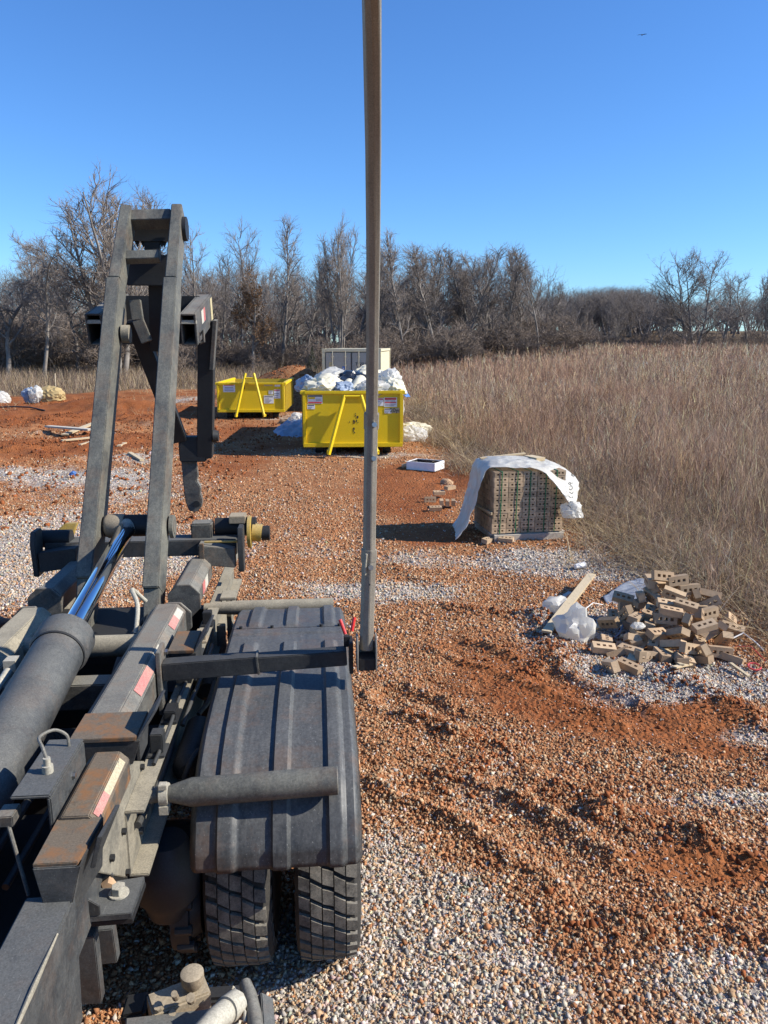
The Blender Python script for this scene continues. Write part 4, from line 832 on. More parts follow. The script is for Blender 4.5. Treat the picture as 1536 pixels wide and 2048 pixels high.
# a bird far up
bq = Wd(1284, 70, y=60); bd = empty('bird', bq, R(70), 'dark bird flying alone high in the blue sky', 'bird')
bd.scale = (.55, .55, .55)
MB().tube([(-.28, 0, 0), (-.18, 0, .0), (-.05, 0, 0), (.1, 0, .01), (.2, 0, .03), (.26, 0, .03)], [.01, .05, .075, .06, .045, .008], 10).build('body', M['black'], bd)
for s in (-1, 1): MB().prism([(.08, s * .05, .02), (.13, s * .30, .10), (.0, s * .62, .03), (-.06, s * .34, .07), (-.08, s * .05, .02)], (0, 0, .012)).build('wing', M['black'], bd)

# ------------------------------------------------------------------ the hooklift truck (v right, u rearward, z up; the yard turned by YAW)
TO = Vector((-1.19, 3.9, 0)); cc_, ss_ = math.cos(YAW), math.sin(YAW)
truck = empty('hooklift_truck', (cc_ * TO.x - ss_ * TO.y, ss_ * TO.x + cc_ * TO.y, 0), YAW, 'black dusty hooklift truck with its steel hook arm raised and dual rear tyres', 'truck')
TC = -1.19
def P(name, mat, b, parent=None, bevel=.005, **k):
    return b.build(name, M[mat] if isinstance(mat, str) else mat, parent or truck, off=TO, bevel=bevel, **k)
V3 = lambda v, u, z: Vector((v, u, z))
def oct_pts(cx, cz, wd, ht, ch, u):
    a, b = wd / 2, ht / 2
    return [V3(cx + x, u, cz + z) for x, z in ((-a, -b + ch), (-a + ch, -b), (a - ch, -b), (a, -b + ch), (a, b - ch), (a - ch, b), (-a + ch, b), (-a, b - ch))]
# wheels: dual tyres on two rear axles, with separate tread blocks
def tyre_bm(vc, u, wd=.262, r=.505, inner=.29):
    b = MB(); h = wd / 2
    prof = [(-h * .72, inner), (-h * .98, inner + .05), (-h * 1.04, r * .78), (-h, r * .92), (-h * .93, r - .028), (-h * .8, r - .014), (h * .8, r - .014), (h * .93, r - .028), (h, r * .92), (h * 1.04, r * .78), (h * .98, inner + .05), (h * .72, inner)]
    b.tube([V3(vc + q[0], u, r + .012) for q in prof], [q[1] for q in prof], 64, cap=False)
    carc = len(b.f); rows, nb = 5, 40; rw = wd * .90 / rows
    def pt(v, ang, rad):
        e = abs(v) / h; rad = rad - .012 * max(0, e - .55) / .45
        return V3(vc + v, u + rad * math.cos(ang), r + .012 + rad * math.sin(ang))
    da = 2 * math.pi / nb
    for k in range(rows):
        v0 = -wd * .45 + k * rw + .0022; v1 = v0 + rw - .0044
        edge = k in (0, rows - 1)
        for i in range(nb):
            a0 = (i + k * .36) * da; gap = .36 if edge else .27; sk = (.16 if k % 2 == 0 else .30) * da
            vs = []
            for rad in (r - .020, r + .004):
                vs += [pt(v0, a0 + gap * da / 2, rad), pt(v1, a0 + gap * da / 2 + sk, rad), pt(v1, a0 + da * (1 - gap / 2) + sk, rad), pt(v0, a0 + da * (1 - gap / 2), rad)]
            b.add(vs, [(4, 5, 6, 7), (0, 1, 5, 4), (1, 2, 6, 5), (2, 3, 7, 6), (3, 0, 4, 7)])
    for s_ in (-1, 1):                                     # shoulder lugs running down the sidewall
        for i in range(nb):
            a0 = i * da + (.1 if s_ > 0 else .5) * da
            vs = [pt(s_ * h * x, a0 + o * da, rad) for rad, x in ((r - .03, .995), (r - .075, 1.035)) for o in (0, .45)] + [pt(s_ * h * (x - .08), a0 + o * da, rad) for rad, x in ((r - .03, .995), (r - .075, 1.035)) for o in (0, .45)]
            b.add(vs, [(0, 1, 3, 2), (0, 2, 6, 4), (1, 5, 7, 3), (0, 4, 5, 1), (2, 3, 7, 6)])
    b.carc = carc; return b
for vc, u, full in ((.008, 3.15, 1), (-.352, 3.15, 1), (.008, 4.42, 0), (-.352, 4.42, 0), (2 * TC - .008, 3.15, 0), (2 * TC + .352, 3.15, 0), (2 * TC - .008, 4.42, 0), (2 * TC + .352, 4.42, 0)):
    wh = empty('wheel', V3(vc, u, .515) - TO, 0); wh.parent = truck
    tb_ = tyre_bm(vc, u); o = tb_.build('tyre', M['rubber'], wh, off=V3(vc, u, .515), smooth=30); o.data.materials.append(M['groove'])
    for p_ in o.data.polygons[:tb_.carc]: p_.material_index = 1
    b = MB(); out = 1 if vc > TC else -1
    b.tube([V3(vc - out * .11, u, .515), V3(vc - out * .02, u, .515), V3(vc + out * .01, u, .515), V3(vc + out * .12, u, .515)], [.285, .27, .27, .285], 32, cap=False)
    b.tube([V3(vc + out * .02, u, .515), V3(vc + out * .035, u, .515)], [.272, .272], 32)
    b.build('rim', M['paint_lo'], wh, off=V3(vc, u, .515))
for u in (3.15, 4.42): P('axle', 'black', MB().tube([V3(TC - 1.0, u, .515), V3(TC - .25, u, .515), V3(TC - .18, u, .515), V3(TC + .18, u, .515), V3(TC + .25, u, .515), V3(TC + 1.0, u, .515)], [.09, .09, .2, .2, .09, .09], 20), bevel=0)
for u in (2.72,): P('air_spring', 'black', MB().tube([V3(-.62, u, .50), V3(-.62, u, .56), V3(-.62, u, .60), V3(-.62, u, .70), V3(-.62, u, .76), V3(-.62, u, .82)], [.08, .10, .128, .128, .11, .08], 28), bevel=0)
hc = V3(-.56, 2.84, .46); hb = MB(); hb.tube([hc + V3(-.05, 0, 0), hc + V3(.02, 0, 0), hc + V3(.021, 0, 0), hc + V3(.06, 0, 0)], [.19, .19, .15, .13], 28)
for i in range(12): a = i * math.pi / 6; hb.tube([hc + V3(-.03, .185 * math.cos(a), .185 * math.sin(a)), hc + V3(.035, .185 * math.cos(a), .185 * math.sin(a))], .020, 8)
P('wheel_hub', 'black', hb, bevel=0)
# the moulded fender over the tyres: longitudinal ribs, turned-down rim
def fender(vl, vr, name='fender', mirror=False):
    path = [(2.535, .80), (2.545, .87), (2.60, .965), (2.68, 1.045), (2.80, 1.105), (2.95, 1.145), (3.15, 1.165), (3.5, 1.175), (3.9, 1.175), (4.2, 1.17), (4.38, 1.155), (4.52, 1.12), (4.66, 1.06), (4.80, .97), (4.92, .86), (5.0, .74)]
    pu = [path[0]]
    for i in range(len(path) - 1):
        for k in range(1, 5): t = k / 4; pu.append((path[i][0] + (path[i + 1][0] - path[i][0]) * t, path[i][1] + (path[i + 1][1] - path[i][1]) * t))
    W_ = vr - vl; nv = 90; ribs = [(.155, .275), (.47, .585), (.795, .905)]
    def prof(t, u):
        e = 0
        for a, b in ribs:
            if 3.87 < u < 4.03: break
            w1 = 1.0
            for lim, sgn in ((3.84, -1), (4.06, 1)):
                d = (u - lim) * sgn
                if abs(u - lim) < .035 and d < .03: w1 = min(w1, max(0, min(1, (d + .002) / .03)))
            k = max(0, min(1, (t - a) / .010)) * max(0, min(1, (b - t) / .022)); e = max(e, .015 * k * w1)
        for side, q in ((0, t), (1, 1 - t)):
            if q < .05: e -= .05 * (1 - q / .05) ** 2
        if abs(u - 3.95) < .014: e -= .005
        return e
    # denser rows near the seam
    extra = [(3.82 + k * .01, 1.175) for k in range(27)]
    pu = sorted(pu + extra, key=lambda q: q[0]); vs = []; n = len(pu)
    for i, (u, z) in enumerate(pu):
        a, b = pu[max(0, i - 1)], pu[min(n - 1, i + 1)]; d = Vector((b[0] - a[0], b[1] - a[1])).normalized(); nrm = (-d.y, d.x)
        for j in range(nv):
            t = j / (nv - 1); e = prof(t, u); vs.append(V3(vl + W_ * t, u + nrm[0] * e, z + nrm[1] * e))
    b = MB().add(vs, [(i * nv + j, i * nv + j + 1, (i + 1) * nv + j + 1, (i + 1) * nv + j) for i in range(n - 1) for j in range(nv - 1)])
    o = P(name, 'plastic', b, bevel=0, smooth=28); s_ = o.modifiers.new('thickness', 'SOLIDIFY'); s_.thickness = .006; s_.offset = -1
    return o
fd_ = fender(-.505, .142); fender(2 * TC - .142, 2 * TC + .505)
for v in (-.44, -.27, .0, .10): P('screw', 'black', MB().tube([V3(v, 4.055, 1.176), V3(v, 4.055, 1.187)], .009, 8), fd_, bevel=0)
q0, q1 = (-.735, 2.62, 1.075), (.052, 2.62, 1.10)
b = MB().tube([V3(-.57, 2.62, 1.078), V3(-.555, 2.62, 1.078), V3(-.49, 2.62, 1.08), V3(.050, 2.62, 1.10), V3(.053, 2.62, 1.10)], [.030, .034, .052, .052, .048], 28)
ft = P('fender_tube', 'paint_arm', b, bevel=0); P('stub', 'paint', MB().tube([V3(-.73, 2.62, 1.072), V3(-.56, 2.62, 1.078)], .029, 20), ft, bevel=0)
P('clamp', 'pipe', MB().tube([V3(-.605, 2.62, 1.076), V3(-.572, 2.62, 1.077)], .041, 24).box(V3(-.588, 2.60, 1.03), (.035, .035, .035)).box(V3(-.588, 2.60, 1.122), (.03, .03, .02)), ft, bevel=.002)
P('fender_tube', 'rail', MB().tube([V3(-.72, 4.62, 1.10), V3(-.50, 4.62, 1.10), V3(.08, 4.62, 1.10)], [.032, .045, .045], 18), bevel=0)
# chassis rails and cross members
for s_ in (1, -1):
    f_ = lambda v: v if s_ > 0 else 2 * TC - v
    ua = 2.46 if s_ > 0 else 1.2; ul = 6.0 - ua; um = (6.0 + ua) / 2
    b = MB().box(V3(f_(-.66), um, 1.11), (.07, ul, .012)).box(V3(f_(-.66), um, .86), (.07, ul, .012)).box(V3(f_(-.695), um, .985), (.014, ul, .24))
    P('chassis_rail', 'rail', b, bevel=.003)
for u, z in ((2.9, .95), (3.6, .96), (4.15, .95), (4.9, .93)): P('cross_member', 'black', MB().box(V3(TC, u, z), (1.0, .09, .17)))
P('cross_tube', 'rail', MB().tube([V3(-1.54, 3.72, 1.23), V3(-.90, 3.72, 1.23)], .055, 20), bevel=0); P('cross_beam', 'paint', MB().box(V3(TC, 3.32, 1.17), (.60, .11, .12)))
P('cross_tube', 'black', MB().tube([V3(-1.54, 4.35, 1.02), V3(-.90, 4.35, 1.02)], .05, 16), bevel=0)
P('underbody_filler_box', 'black', MB().box(V3(TC, 4.4, 1.02), (.55, .6, .16)), bevel=.03); P('underbody_filler_plate', 'black', MB().box(V3(TC, 3.6, .72), (.9, 2.6, .03)))  # box and plate added as filler so the underbody stays dark
for u in np.arange(2.62, 4.7, .21):
    for z in (1.05, .93): P('rail_bolt', 'paint_lo', MB().tube([V3(-.689, u, z), V3(-.674, u, z)], .013, 6), bevel=0)
for u, w_, h_, mt in ((2.86, .06, .09, 'paint_lo'), (3.15, .09, .05, 'black'), (3.86, .07, .11, 'paint_lo'), (4.05, .05, .06, 'tan'), (4.3, .06, .08, 'black')):
    P('rail_bracket', mt, MB().box(V3(-.655, u, 1.116 + h_ / 2), (.05, w_, h_)).box(V3(-.655, u, 1.121), (.072, w_ + .05, .010)), bevel=.004)
P('brake_can', 'black', MB().tube([V3(-.585, 3.70, .98), V3(-.585, 3.74, .98), V3(-.585, 3.83, .98), V3(-.585, 3.95, .98), V3(-.585, 3.98, .98)], [.04, .075, .08, .075, .04], 22), bevel=0)
P('air_tank', 'paint_lo', MB().tube([V3(-.58, 3.02, .93), V3(-.58, 3.05, .93), V3(-.58, 3.40, .93), V3(-.58, 3.43, .93)], [.03, .065, .065, .03], 20), bevel=0)
for pts, r_ in (([(-.65, 2.75, 1.125), (-.635, 3.0, 1.15), (-.65, 3.3, 1.13), (-.64, 3.6, 1.14), (-.655, 3.8, 1.125)], .008), ([(-.62, 3.2, 1.05), (-.60, 3.35, 1.10), (-.61, 3.6, 1.06), (-.60, 3.9, 1.08), (-.62, 4.2, 1.03)], .010), ([(-.675, 2.55, 1.0), (-.665, 3.0, .97), (-.668, 3.5, 1.0), (-.665, 4.2, .96), (-.68, 4.7, 1.02)], .013), ([(-1.08, 2.2, 1.08), (-1.05, 2.8, 1.10), (-1.02, 3.4, 1.06), (-1.06, 4.0, 1.10), (-1.02, 4.4, 1.14)], .016), ([(-1.0, 2.2, 1.04), (-.98, 3.0, 1.07), (-1.0, 3.9, 1.04)], .012)):
    P('hydraulic_line', 'paint_lo', MB().tube(smooth_pts([V3(*p) for p in pts]), r_, 10), bevel=0)
# subframe beams with octagonal end plates, and the tipping frame behind them
for s_ in (1, -1):
    f_ = lambda v: v if s_ > 0 else 2 * TC - v
    u0 = 2.55 if s_ > 0 else 1.4
    bm_ = P('subframe_beam', 'paint' if s_ > 0 else 'rail', MB().prism(oct_pts(f_(-.835), 1.215, .19, .20, .042, u0), (0, 4.10 - u0, 0)), bevel=.004)
    P('end_plate', 'paint', MB().prism(oct_pts(f_(-.805), 1.215, .185, .20, .055, 4.10), (0, .022, 0)), bm_, bevel=.003)
    if s_ > 0:
        for i, (ua, ub, mt) in enumerate(((3.02, 3.27, 'pinkred'), (3.27, 3.52, 'tape'), (3.78, 3.93, 'pinkred'), (3.93, 4.05, 'tape'))):
            nrm = V3(.70, 0, .70) ; a = V3(-.761, 0, 1.294) + nrm * .0015
            d = V3(.70, 0, -.70) * .021
            vs = [a - d + V3(0, ua, 0), a + d + V3(0, ua, 0), a + d + V3(0, ub, 0), a - d + V3(0, ub, 0)]
            P('reflective_tape', mt, MB().prism(vs, nrm * .0015), bm_, bevel=0)
    tb = P('tipping_tube', 'paint', MB().prism(oct_pts(f_(-.80), 1.235, .165, .18, .045, 4.40), (0, .62, 0)), bevel=.004)
    P('end_plate', 'paint', MB().prism(oct_pts(f_(-.795), 1.235, .185, .20, .055, 4.37), (0, .022, 0)), tb, bevel=.003)
    if s_ > 0:
        for ua, ub, mt in ((4.58, 4.68, 'pinkred'), (4.68, 4.80, 'tape')): P('reflective_tape', mt, MB().box(V3(-.7165, (ua + ub) / 2, 1.24), (.003, ub - ua, .07)), tb, bevel=0)
# hold-down guides: a worn plate with an out-turned flap
def guide(u0, u1, v0, v1, z, fl, drop):
    g_ = P('guide_plate', 'rusty', MB().box(V3((v0 + v1) / 2, (u0 + u1) / 2, z), (v1 - v0, u1 - u0, .016)), bevel=.002)
    P('flap', 'paint_lo', MB().prism([V3(v1, u0, z), V3(v1, u1, z), V3(v1 + fl, u1 + .02, z + fl * 1.5), V3(v1 + fl, u0 + .05, z + fl * 1.5)], (.012, 0, 0)), g_, bevel=.002)
    P('bracket', 'paint_lo', MB().prism([V3(v0, u0 + .006, z - .01), V3(v1 + .01, u0 + .006, z - .01), V3(v1 - .02, u0 + .006, z - drop), V3(v0 + .03, u0 + .006, z - drop)], (0, .02, 0)).prism([V3(v1 - .01, u0 + .03, z - .01), V3(v1 - .01, u1, z - .01), V3(v1 - .01, u1 - .05, z - drop), V3(v1 - .01, u0 + .03, z - drop)], (.012, 0, 0)), g_, bevel=.002)
guide(2.54, 2.74, -.885, -.655, 1.345, .055, .10)
guide(3.46, 3.72, -.72, -.60, 1.29, .055, .16)
# the near latch wedge
wd_ = P('latch_wedge', 'rusty', MB().prism([V3(-.80, 1.93, 1.31), V3(-.68, 1.93, 1.31), V3(-.665, 2.14, 1.31), V3(-.80, 2.14, 1.31)], (0, 0, -.012)), bevel=.002)
P('nose', 'paint_dk', MB().prism([V3(-.80, 1.925, 1.30), V3(-.672, 1.925, 1.30), V3(-.70, 1.92, 1.19), V3(-.755, 1.915, 1.06)], (0, .03, 0)), wd_, bevel=.003)
P('flap', 'paint_lo', MB().prism([V3(-.665, 1.98, 1.25), V3(-.66, 2.14, 1.27), V3(-.632, 2.16, 1.335), V3(-.645, 2.0, 1.335)], (.014, 0, 0)), wd_, bevel=.002)
P('cheek', 'paint_lo', MB().prism([V3(-.672, 1.925, 1.30), V3(-.665, 2.14, 1.30), V3(-.68, 2.14, 1.14), V3(-.72, 1.925, 1.12)], (-.012, 0, 0)), wd_, bevel=.002)
nb_ = P('latch_beam', 'rusty', MB().prism(oct_pts(-.745, 1.25, .14, .14, .030, 2.13), (0, .38, 0)), bevel=.003)
for ua, ub, mt in ((2.15, 2.27, 'pinkred'), (2.27, 2.47, 'tape_yellow')):
    a = V3(-.690, 0, 1.305) + V3(.7, 0, .7) * .0015; d = V3(.7, 0, -.7) * .013
    P('reflective_tape', mt, MB().prism([a - d + V3(0, ua, 0), a + d + V3(0, ua, 0), a + d + V3(0, ub, 0), a - d + V3(0, ub, 0)], (.001, 0, .001)), nb_, bevel=0)
# cover channel with hose and fitting
b = MB().box(V3(-.865, 2.29, 1.395), (.115, .34, .012)).box(V3(-.812, 2.29, 1.30), (.012, .34, .18))
ch_ = P('cover_channel', 'paint_dk', b, bevel=.004)
P('fitting', 'pipe', MB().tube([V3(-.855, 2.25, 1.40), V3(-.855, 2.25, 1.425), V3(-.855, 2.25, 1.426), V3(-.855, 2.25, 1.45)], [.017, .017, .011, .011], 12), ch_, bevel=0)
P('hose', 'paint', MB().tube(smooth_pts([V3(-.855, 2.25, 1.445), V3(-.875, 2.28, 1.468), V3(-.905, 2.34, 1.472), V3(-.88, 2.40, 1.465), V3(-.845, 2.41, 1.44), V3(-.84, 2.41, 1.40)]), .0055, 8), ch_, bevel=0)
P('bolt', 'steel', MB().tube([V3(-.806, 2.32, 1.345), V3(-.796, 2.32, 1.345)], .011, 6), ch_, bevel=0)
P('latch_block', 'paint', MB().box(V3(-.935, 2.13, 1.335), (.05, .07, .035)), bevel=.003); P('latch_rod', 'paint', MB().tube([V3(-.925, 2.10, 1.32), V3(-.865, 2.04, 1.13)], .006, 8), bevel=0)
# gusset plate on the chassis side, bolted flange, hanging tubes
G = lambda x, y, v=-.693: T(x, y, v=v)
gp = P('gusset_plate', 'rail', MB().prism([G(*q) for q in ((238, 1522), (288, 1522), (301, 1538), (263, 1588), (263, 1612), (277, 1676), (254, 1755), (200, 1745), (205, 1650))], (-.012, 0, 0)), bevel=.002)
for q in ((281, 1534), (290, 1578), (244, 1663), (220, 1716), (252, 1745)): p_ = G(*q); P('bolt', 'black', MB().tube([p_, p_ + V3(.014, 0, 0)], .012, 6), gp, bevel=0)
zf = .99; fl_ = [T(*q, z=zf) for q in ((152, 1835), (262, 1826), (289, 1752), (190, 1768))]
fg = P('bolted_flange', 'paint_dk', MB().prism(fl_, (0, 0, -.022)), bevel=.002); bc = T(238, 1788, z=zf)
P('bolt', 'pipe', MB().tube([bc, bc + V3(0, 0, .006)], .032, 20).tube([bc + V3(0, 0, .006), bc + V3(0, 0, .03)], .023, 6), fg, bevel=.001)
P('clay_crumb', M['card'], MB().tube([T(205, 1772, z=zf) , T(220, 1768, z=zf) + V3(0, 0, .008), T(235, 1772, z=zf)], [.012, .02, .004], 7), fg, bevel=0)
P('stiffener', 'paint_lo', MB().prism([T(*q, z=zf) + V3(0, 0, o) for q, o in (((155, 1835), 0), ((200, 1832), 0), ((200, 1832), .035), ((158, 1835), .085))], (0, .012, 0)), fg, bevel=.002); P('stiffener', 'paint_lo', MB().prism([T(*q, z=zf) + V3(0, 0, o) for q, o in (((184, 1770), 0), ((226, 1766), 0), ((226, 1766), .03), ((186, 1770), .08))], (0, .012, 0)), fg, bevel=.002)
P('flange_underplate', 'black', MB().prism([p - V3(0, -.01, .03) for p in fl_], (0, 0, -.016)), bevel=.001)
for (xa, ya), (xb, yb), w_, uu in (((172, 1862), (187, 1998), .062, 2.16), ((212, 1850), (222, 1918), .052, 2.30)):
    a, b2 = T(xa, ya, u=uu), T(xb, yb, u=uu); P('hanging_tube', 'paint_dk', MB().beam(a, b2, w_, .045, up=(0, 1, 0)), bevel=.003)
nbm = P('front_beam', 'paint_dk', MB().prism([V3(-.835, .8, 1.195), V3(-.70, .8, 1.195), V3(-.712, .8, .78), V3(-.835, .8, .78)], (0, 1.15, 0)), bevel=.006)
P('front_beam_neck', 'paint_dk', MB().prism([V3(-.80, 1.95, 1.17), V3(-.722, 1.95, 1.17), V3(-.722, 1.95, .95), V3(-.80, 1.95, .95)], (0, .62, 0)), bevel=.004)
P('weld_seam', 'rail', MB().tube([V3(-.702, 1.45, 1.194), V3(-.702, 1.62, 1.195), V3(-.702, 1.80, 1.194)], [.004, .007, .003], 8), nbm, bevel=0)
P('inner_beam', 'black', MB().box(V3(-1.40, 1.8, 1.0), (.16, 2.2, .3)))
P('side_step', 'black', MB().tube([V3(-.90, 1.35, 1.27), V3(-.80, 1.33, 1.275), V3(-.70, 1.30, 1.262)], [.05, .06, .05], 14), bevel=0)
# main lift cylinder and chrome rod
ax = V3(TC + .02, 4.74, 1.614); dr = (V3(TC + .02, 3.40, 1.372) - ax).normalized()
cy_ = P('cylinder_barrel', 'paint_dk', MB().tube([ax + dr * t_ for t_ in (1.42, 1.425, 3.4)], [.102, .113, .113], 40), bevel=0)
P('gland_collar', 'paint_dk', MB().tube([ax + dr * t_ for t_ in (1.30, 1.305, 1.42, 1.425, 1.44)], [.120, .128, .128, .126, .115], 40), cy_, bevel=0)
P('seal_ring', 'black', MB().tube([ax + dr * t_ for t_ in (1.432, 1.45)], [.118, .118], 40), cy_, bevel=0)
P('hose_port', 'pipe', MB().tube([ax + dr * 1.62 + V3(-.145, 0, .03), ax + dr * 1.78 + V3(-.15, 0, .03), ax + dr * 2.3 + V3(-.15, 0, .03)], [.020, .016, .012], 12).box(ax + dr * 1.56 + V3(-.15, 0, .03), (.05, .06, .05)), cy_, bevel=0)
P('piston_rod', 'chrome', MB().tube([ax + dr * t_ for t_ in (.06, .075, 1.45)], [.045, .052, .052], 40), bevel=0)
P('rod_eye', 'pipe', MB().tube([ax + dr * .08, ax + dr * .04, ax - dr * .04], [.05, .058, .05], 20), bevel=0)
pv0, pv1 = T(212, 1052, u=4.74), T(312, 1050, u=4.74)
P('pivot_tube', 'black', MB().tube([pv0, pv1], .068, 28), bevel=0); P('pivot_cap', 'tan', MB().tube([V3(pv0.x - .002, 4.735, pv0.z), V3(pv0.x + .02, 4.735, pv0.z), V3(pv0.x + .11, 4.735, pv0.z), V3(pv0.x + .13, 4.735, pv0.z)], [.06, .074, .074, .05], 24), bevel=0)
# hook arm: two long box arms leaning back, stepped near the top
lean = V3(0, 1, 0)
def armpt(px, py, u): return T(px, py, u=u)
for nm, pts in (('l', ((177, 1165, 4.50), (190, 1100, 4.68), (233, 572, 5.68), (256, 428, 6.12))), ('r', ((308, 1185, 4.42), (322, 1100, 4.68), (345, 572, 5.68), (357, 426, 6.12)))):
    v0, v1, v2, v3 = (armpt(*q) for q in pts)
    arm = P('lift_arm', 'paint_arm', MB().beam(v0, v2, .093, .215, up=lean, w1=.090, h1=.20), bevel=.006)
    P('upper_section', 'paint_arm', MB().beam(v2 + V3(0, .012, 0), v3 + V3(0, .012, 0), .076, .185, up=lean), arm, bevel=.006)
    P('foot', 'paint_arm', MB().beam(v0 + V3(0, .02, 0), v0 + (v0 - v2) * .14 + V3(0, .03, 0), .09, .19, up=lean, w1=.085, h1=.10), arm, bevel=.006)
    d = (v2 - v0)
    wp = [v2 + V3(x, -.10, -.055) for x in (-.044, -.02, 0, .02, .044)]; P('weld_bead', 'rusty', MB().tube(wp, [.005, .007, .006, .007, .005], 8), arm, bevel=0)
    for t_ in (.34, .42):
        c = v0 + d * t_ + V3(.012, -.108, -.06); P('bolt', 'black', MB().tube([c, c + V3(0, -.012, .006)], .010, 8), arm, bevel=0)
    if nm == 'r':
        c = T(346, 1045, u=4.72); P('pin_boss', 'paint_arm', MB().tube([V3(c.x - .02, 4.74, 1.60), V3(c.x + .004, 4.74, 1.60), V3(c.x + .0045, 4.74, 1.60), V3(c.x + .008, 4.74, 1.60)], [.072, .072, .045, .045], 24), arm, bevel=0)
        c = T(371, 458, u=6.05); P('pin_boss', 'black', MB().tube([c - V3(.03, 0, 0), c + V3(.012, 0, 0)], .085, 20), arm, bevel=0)
        AR = (v0, v1, v2, v3)
    else:
        c = T(254, 668, u=5.5); P('pin_boss', 'rail', MB().tube([c - V3(.03, 0, 0), c + V3(.02, 0, 0)], .060, 20), arm, bevel=0); AL = (v0, v1, v2, v3)
P('top_crosspiece', 'paint_arm', MB().beam(T(254, 440, u=6.10), T(344, 438, u=6.10), .12, .09, up=(0, .5, .86)), bevel=.004)
P('rung', 'paint_arm', MB().beam(T(252, 515, u=5.86), T(320, 513, u=5.86), .07, .07, up=(0, .5, .86)), bevel=.004)
hs = MB().box((T(253, 500, u=6.1) + T(342, 545, u=6.1)) / 2 + V3(0, .05, -.06), (.36, .03, .22)); P('front_web', 'black', hs)
b = MB(); zz = [T(300, y, u=6.25).z for y in (454, 480, 504)]
xl, xr = T(255, 470, u=6.25).x, T(340, 470, u=6.25).x; w_ = xr - xl
b.box(V3((xl + xr) / 2, 6.25, (zz[0] + zz[1]) / 2 + .01), (w_, .04, zz[0] - zz[1] + .04))
for fx, fw in ((.02, .14), (.56, .36), (.98, .08)): b.box(V3(xl + w_ * fx, 6.27, (zz[1] + zz[2]) / 2), (w_ * fw, .05, zz[1] - zz[2] + .10))
for fx in (.20, .34, .44, .78, .84): b.prism([V3(xl + w_ * fx - .03, 6.26, zz[1] + .02), V3(xl + w_ * fx + .03, 6.26, zz[1] + .02), V3(xl + w_ * fx, 6.26, zz[1] - .05)], (0, .03, 0))
P('jib_head', 'black', b, bevel=0)
P('jib_tongue', 'black', MB().beam(T(319, 545, u=6.3), T(322, 700, u=6.45), .15, .12, up=lean))
# tipping-frame ends: open box beams pointing at the viewer
v0 = T(377, 660, u=6.0); v1 = T(411, 617, v=v0.x + .02); vl0 = V3(T(190, 661, u=6.0).x, v0.y, v0.z)
for a, lb in ((v0, 'r'), (vl0, 'l')):
    e = a + (v1 - v0); d = (e - a); upv = V3(0, -d.z, d.y).normalized()
    wd2, ht2, th = .118, .235, .014; sv = V3(1, 0, 0)
    b = MB()
    for s_ in (-1, 1):
        b.beam(a + sv * s_ * (wd2 - th) / 2, e + sv * s_ * (wd2 - th) / 2, th, ht2, up=upv); b.beam(a + upv * s_ * (ht2 - th) / 2, e + upv * s_ * (ht2 - th) / 2, wd2 - 2 * th, th, up=upv)
    bx = P('frame_end', 'paint', b, bevel=.004); c = a + upv * .055
    P('stop_bar', 'pipe', MB().beam(c - sv * .062 + d * .02, c + sv * .062 + d * .02, .03, .028), bx, bevel=.002)
    P('plug', 'black', MB().beam(a + d * .45, a + d * .5, wd2 - .03, ht2 - .03, up=upv), bx, bevel=0)
    if lb == 'r':
        sd2 = a + sv * (wd2 / 2 + .001)
        for t0_, t1_, h0, h1, mt in ((.30, .42, -.01, .09, 'tape'), (.42, .52, -.01, .09, 'pinkred'), (.86, .97, -.08, .10, 'tape_yellow')):
            P('reflective_tape', mt, MB().prism([sd2 + d * t0_ + upv * h0, sd2 + d * t1_ + upv * h0, sd2 + d * t1_ + upv * h1, sd2 + d * t0_ + upv * h1], (.002, 0, 0)), bx, bevel=0)
        hk = sd2 + d * .12 - upv * .06; P('handle', 'paint', MB().tube([hk, hk + V3(.03, 0, .04), hk + V3(.03, 0, -.05), hk + V3(0, 0, -.06)], .012, 8), bx, bevel=0)
ub = v1.y - .12; zt, zb = T(330, 592, u=ub).z, T(330, 688, u=ub).z
P('cross_plate', 'black', MB().box(V3((v0.x + vl0.x) / 2, ub, (zt + zb) / 2), (v0.x - vl0.x, .05, zt - zb)))
P('link_bar', 'paint_arm', MB().beam(T(270, 600, u=6.05), T(276, 640, u=6.05), .08, .05, up=lean).beam(T(276, 640, u=6.05), T(294, 684, u=6.05), .08, .05, up=lean), bevel=.004)
P('diagonal_link', 'black', MB().beam(T(268, 640, u=6.45), T(360, 880, u=6.85), .125, .10, up=lean), bevel=.006)
P('drop_leg', 'black', MB().beam(T(414, 640, u=6.75), T(411, 912, u=6.9), .13, .16, up=lean), bevel=.006)
P('side_link', 'paint', MB().beam(T(431, 640, u=6.7), T(424, 738, u=6.75), .03, .12, up=lean), bevel=.003)
P('lower_box', 'black', MB().box(T(387, 897, u=6.9), (.23, .16, .22)), bevel=.01)
P('pin', 'black', MB().tube([T(427, 872, u=6.85), T(437, 872, u=6.85)], [.06, .045], 16), bevel=0)
hq = [(362, 922), (391, 922), (395, 950), (393, 962), (401, 975), (400, 988), (404, 1000), (402, 1016), (392, 1025), (378, 1022), (371, 1005), (366, 965)]
P('hook', 'paint', MB().prism([T(x, y, u=6.88) for x, y in hq], (0, .09, 0)), bevel=.008); c = T(393, 1008, u=6.87); P('hook_pin', 'black', MB().tube([c, c + V3(0, .1, 0)], .03, 14), bevel=0)
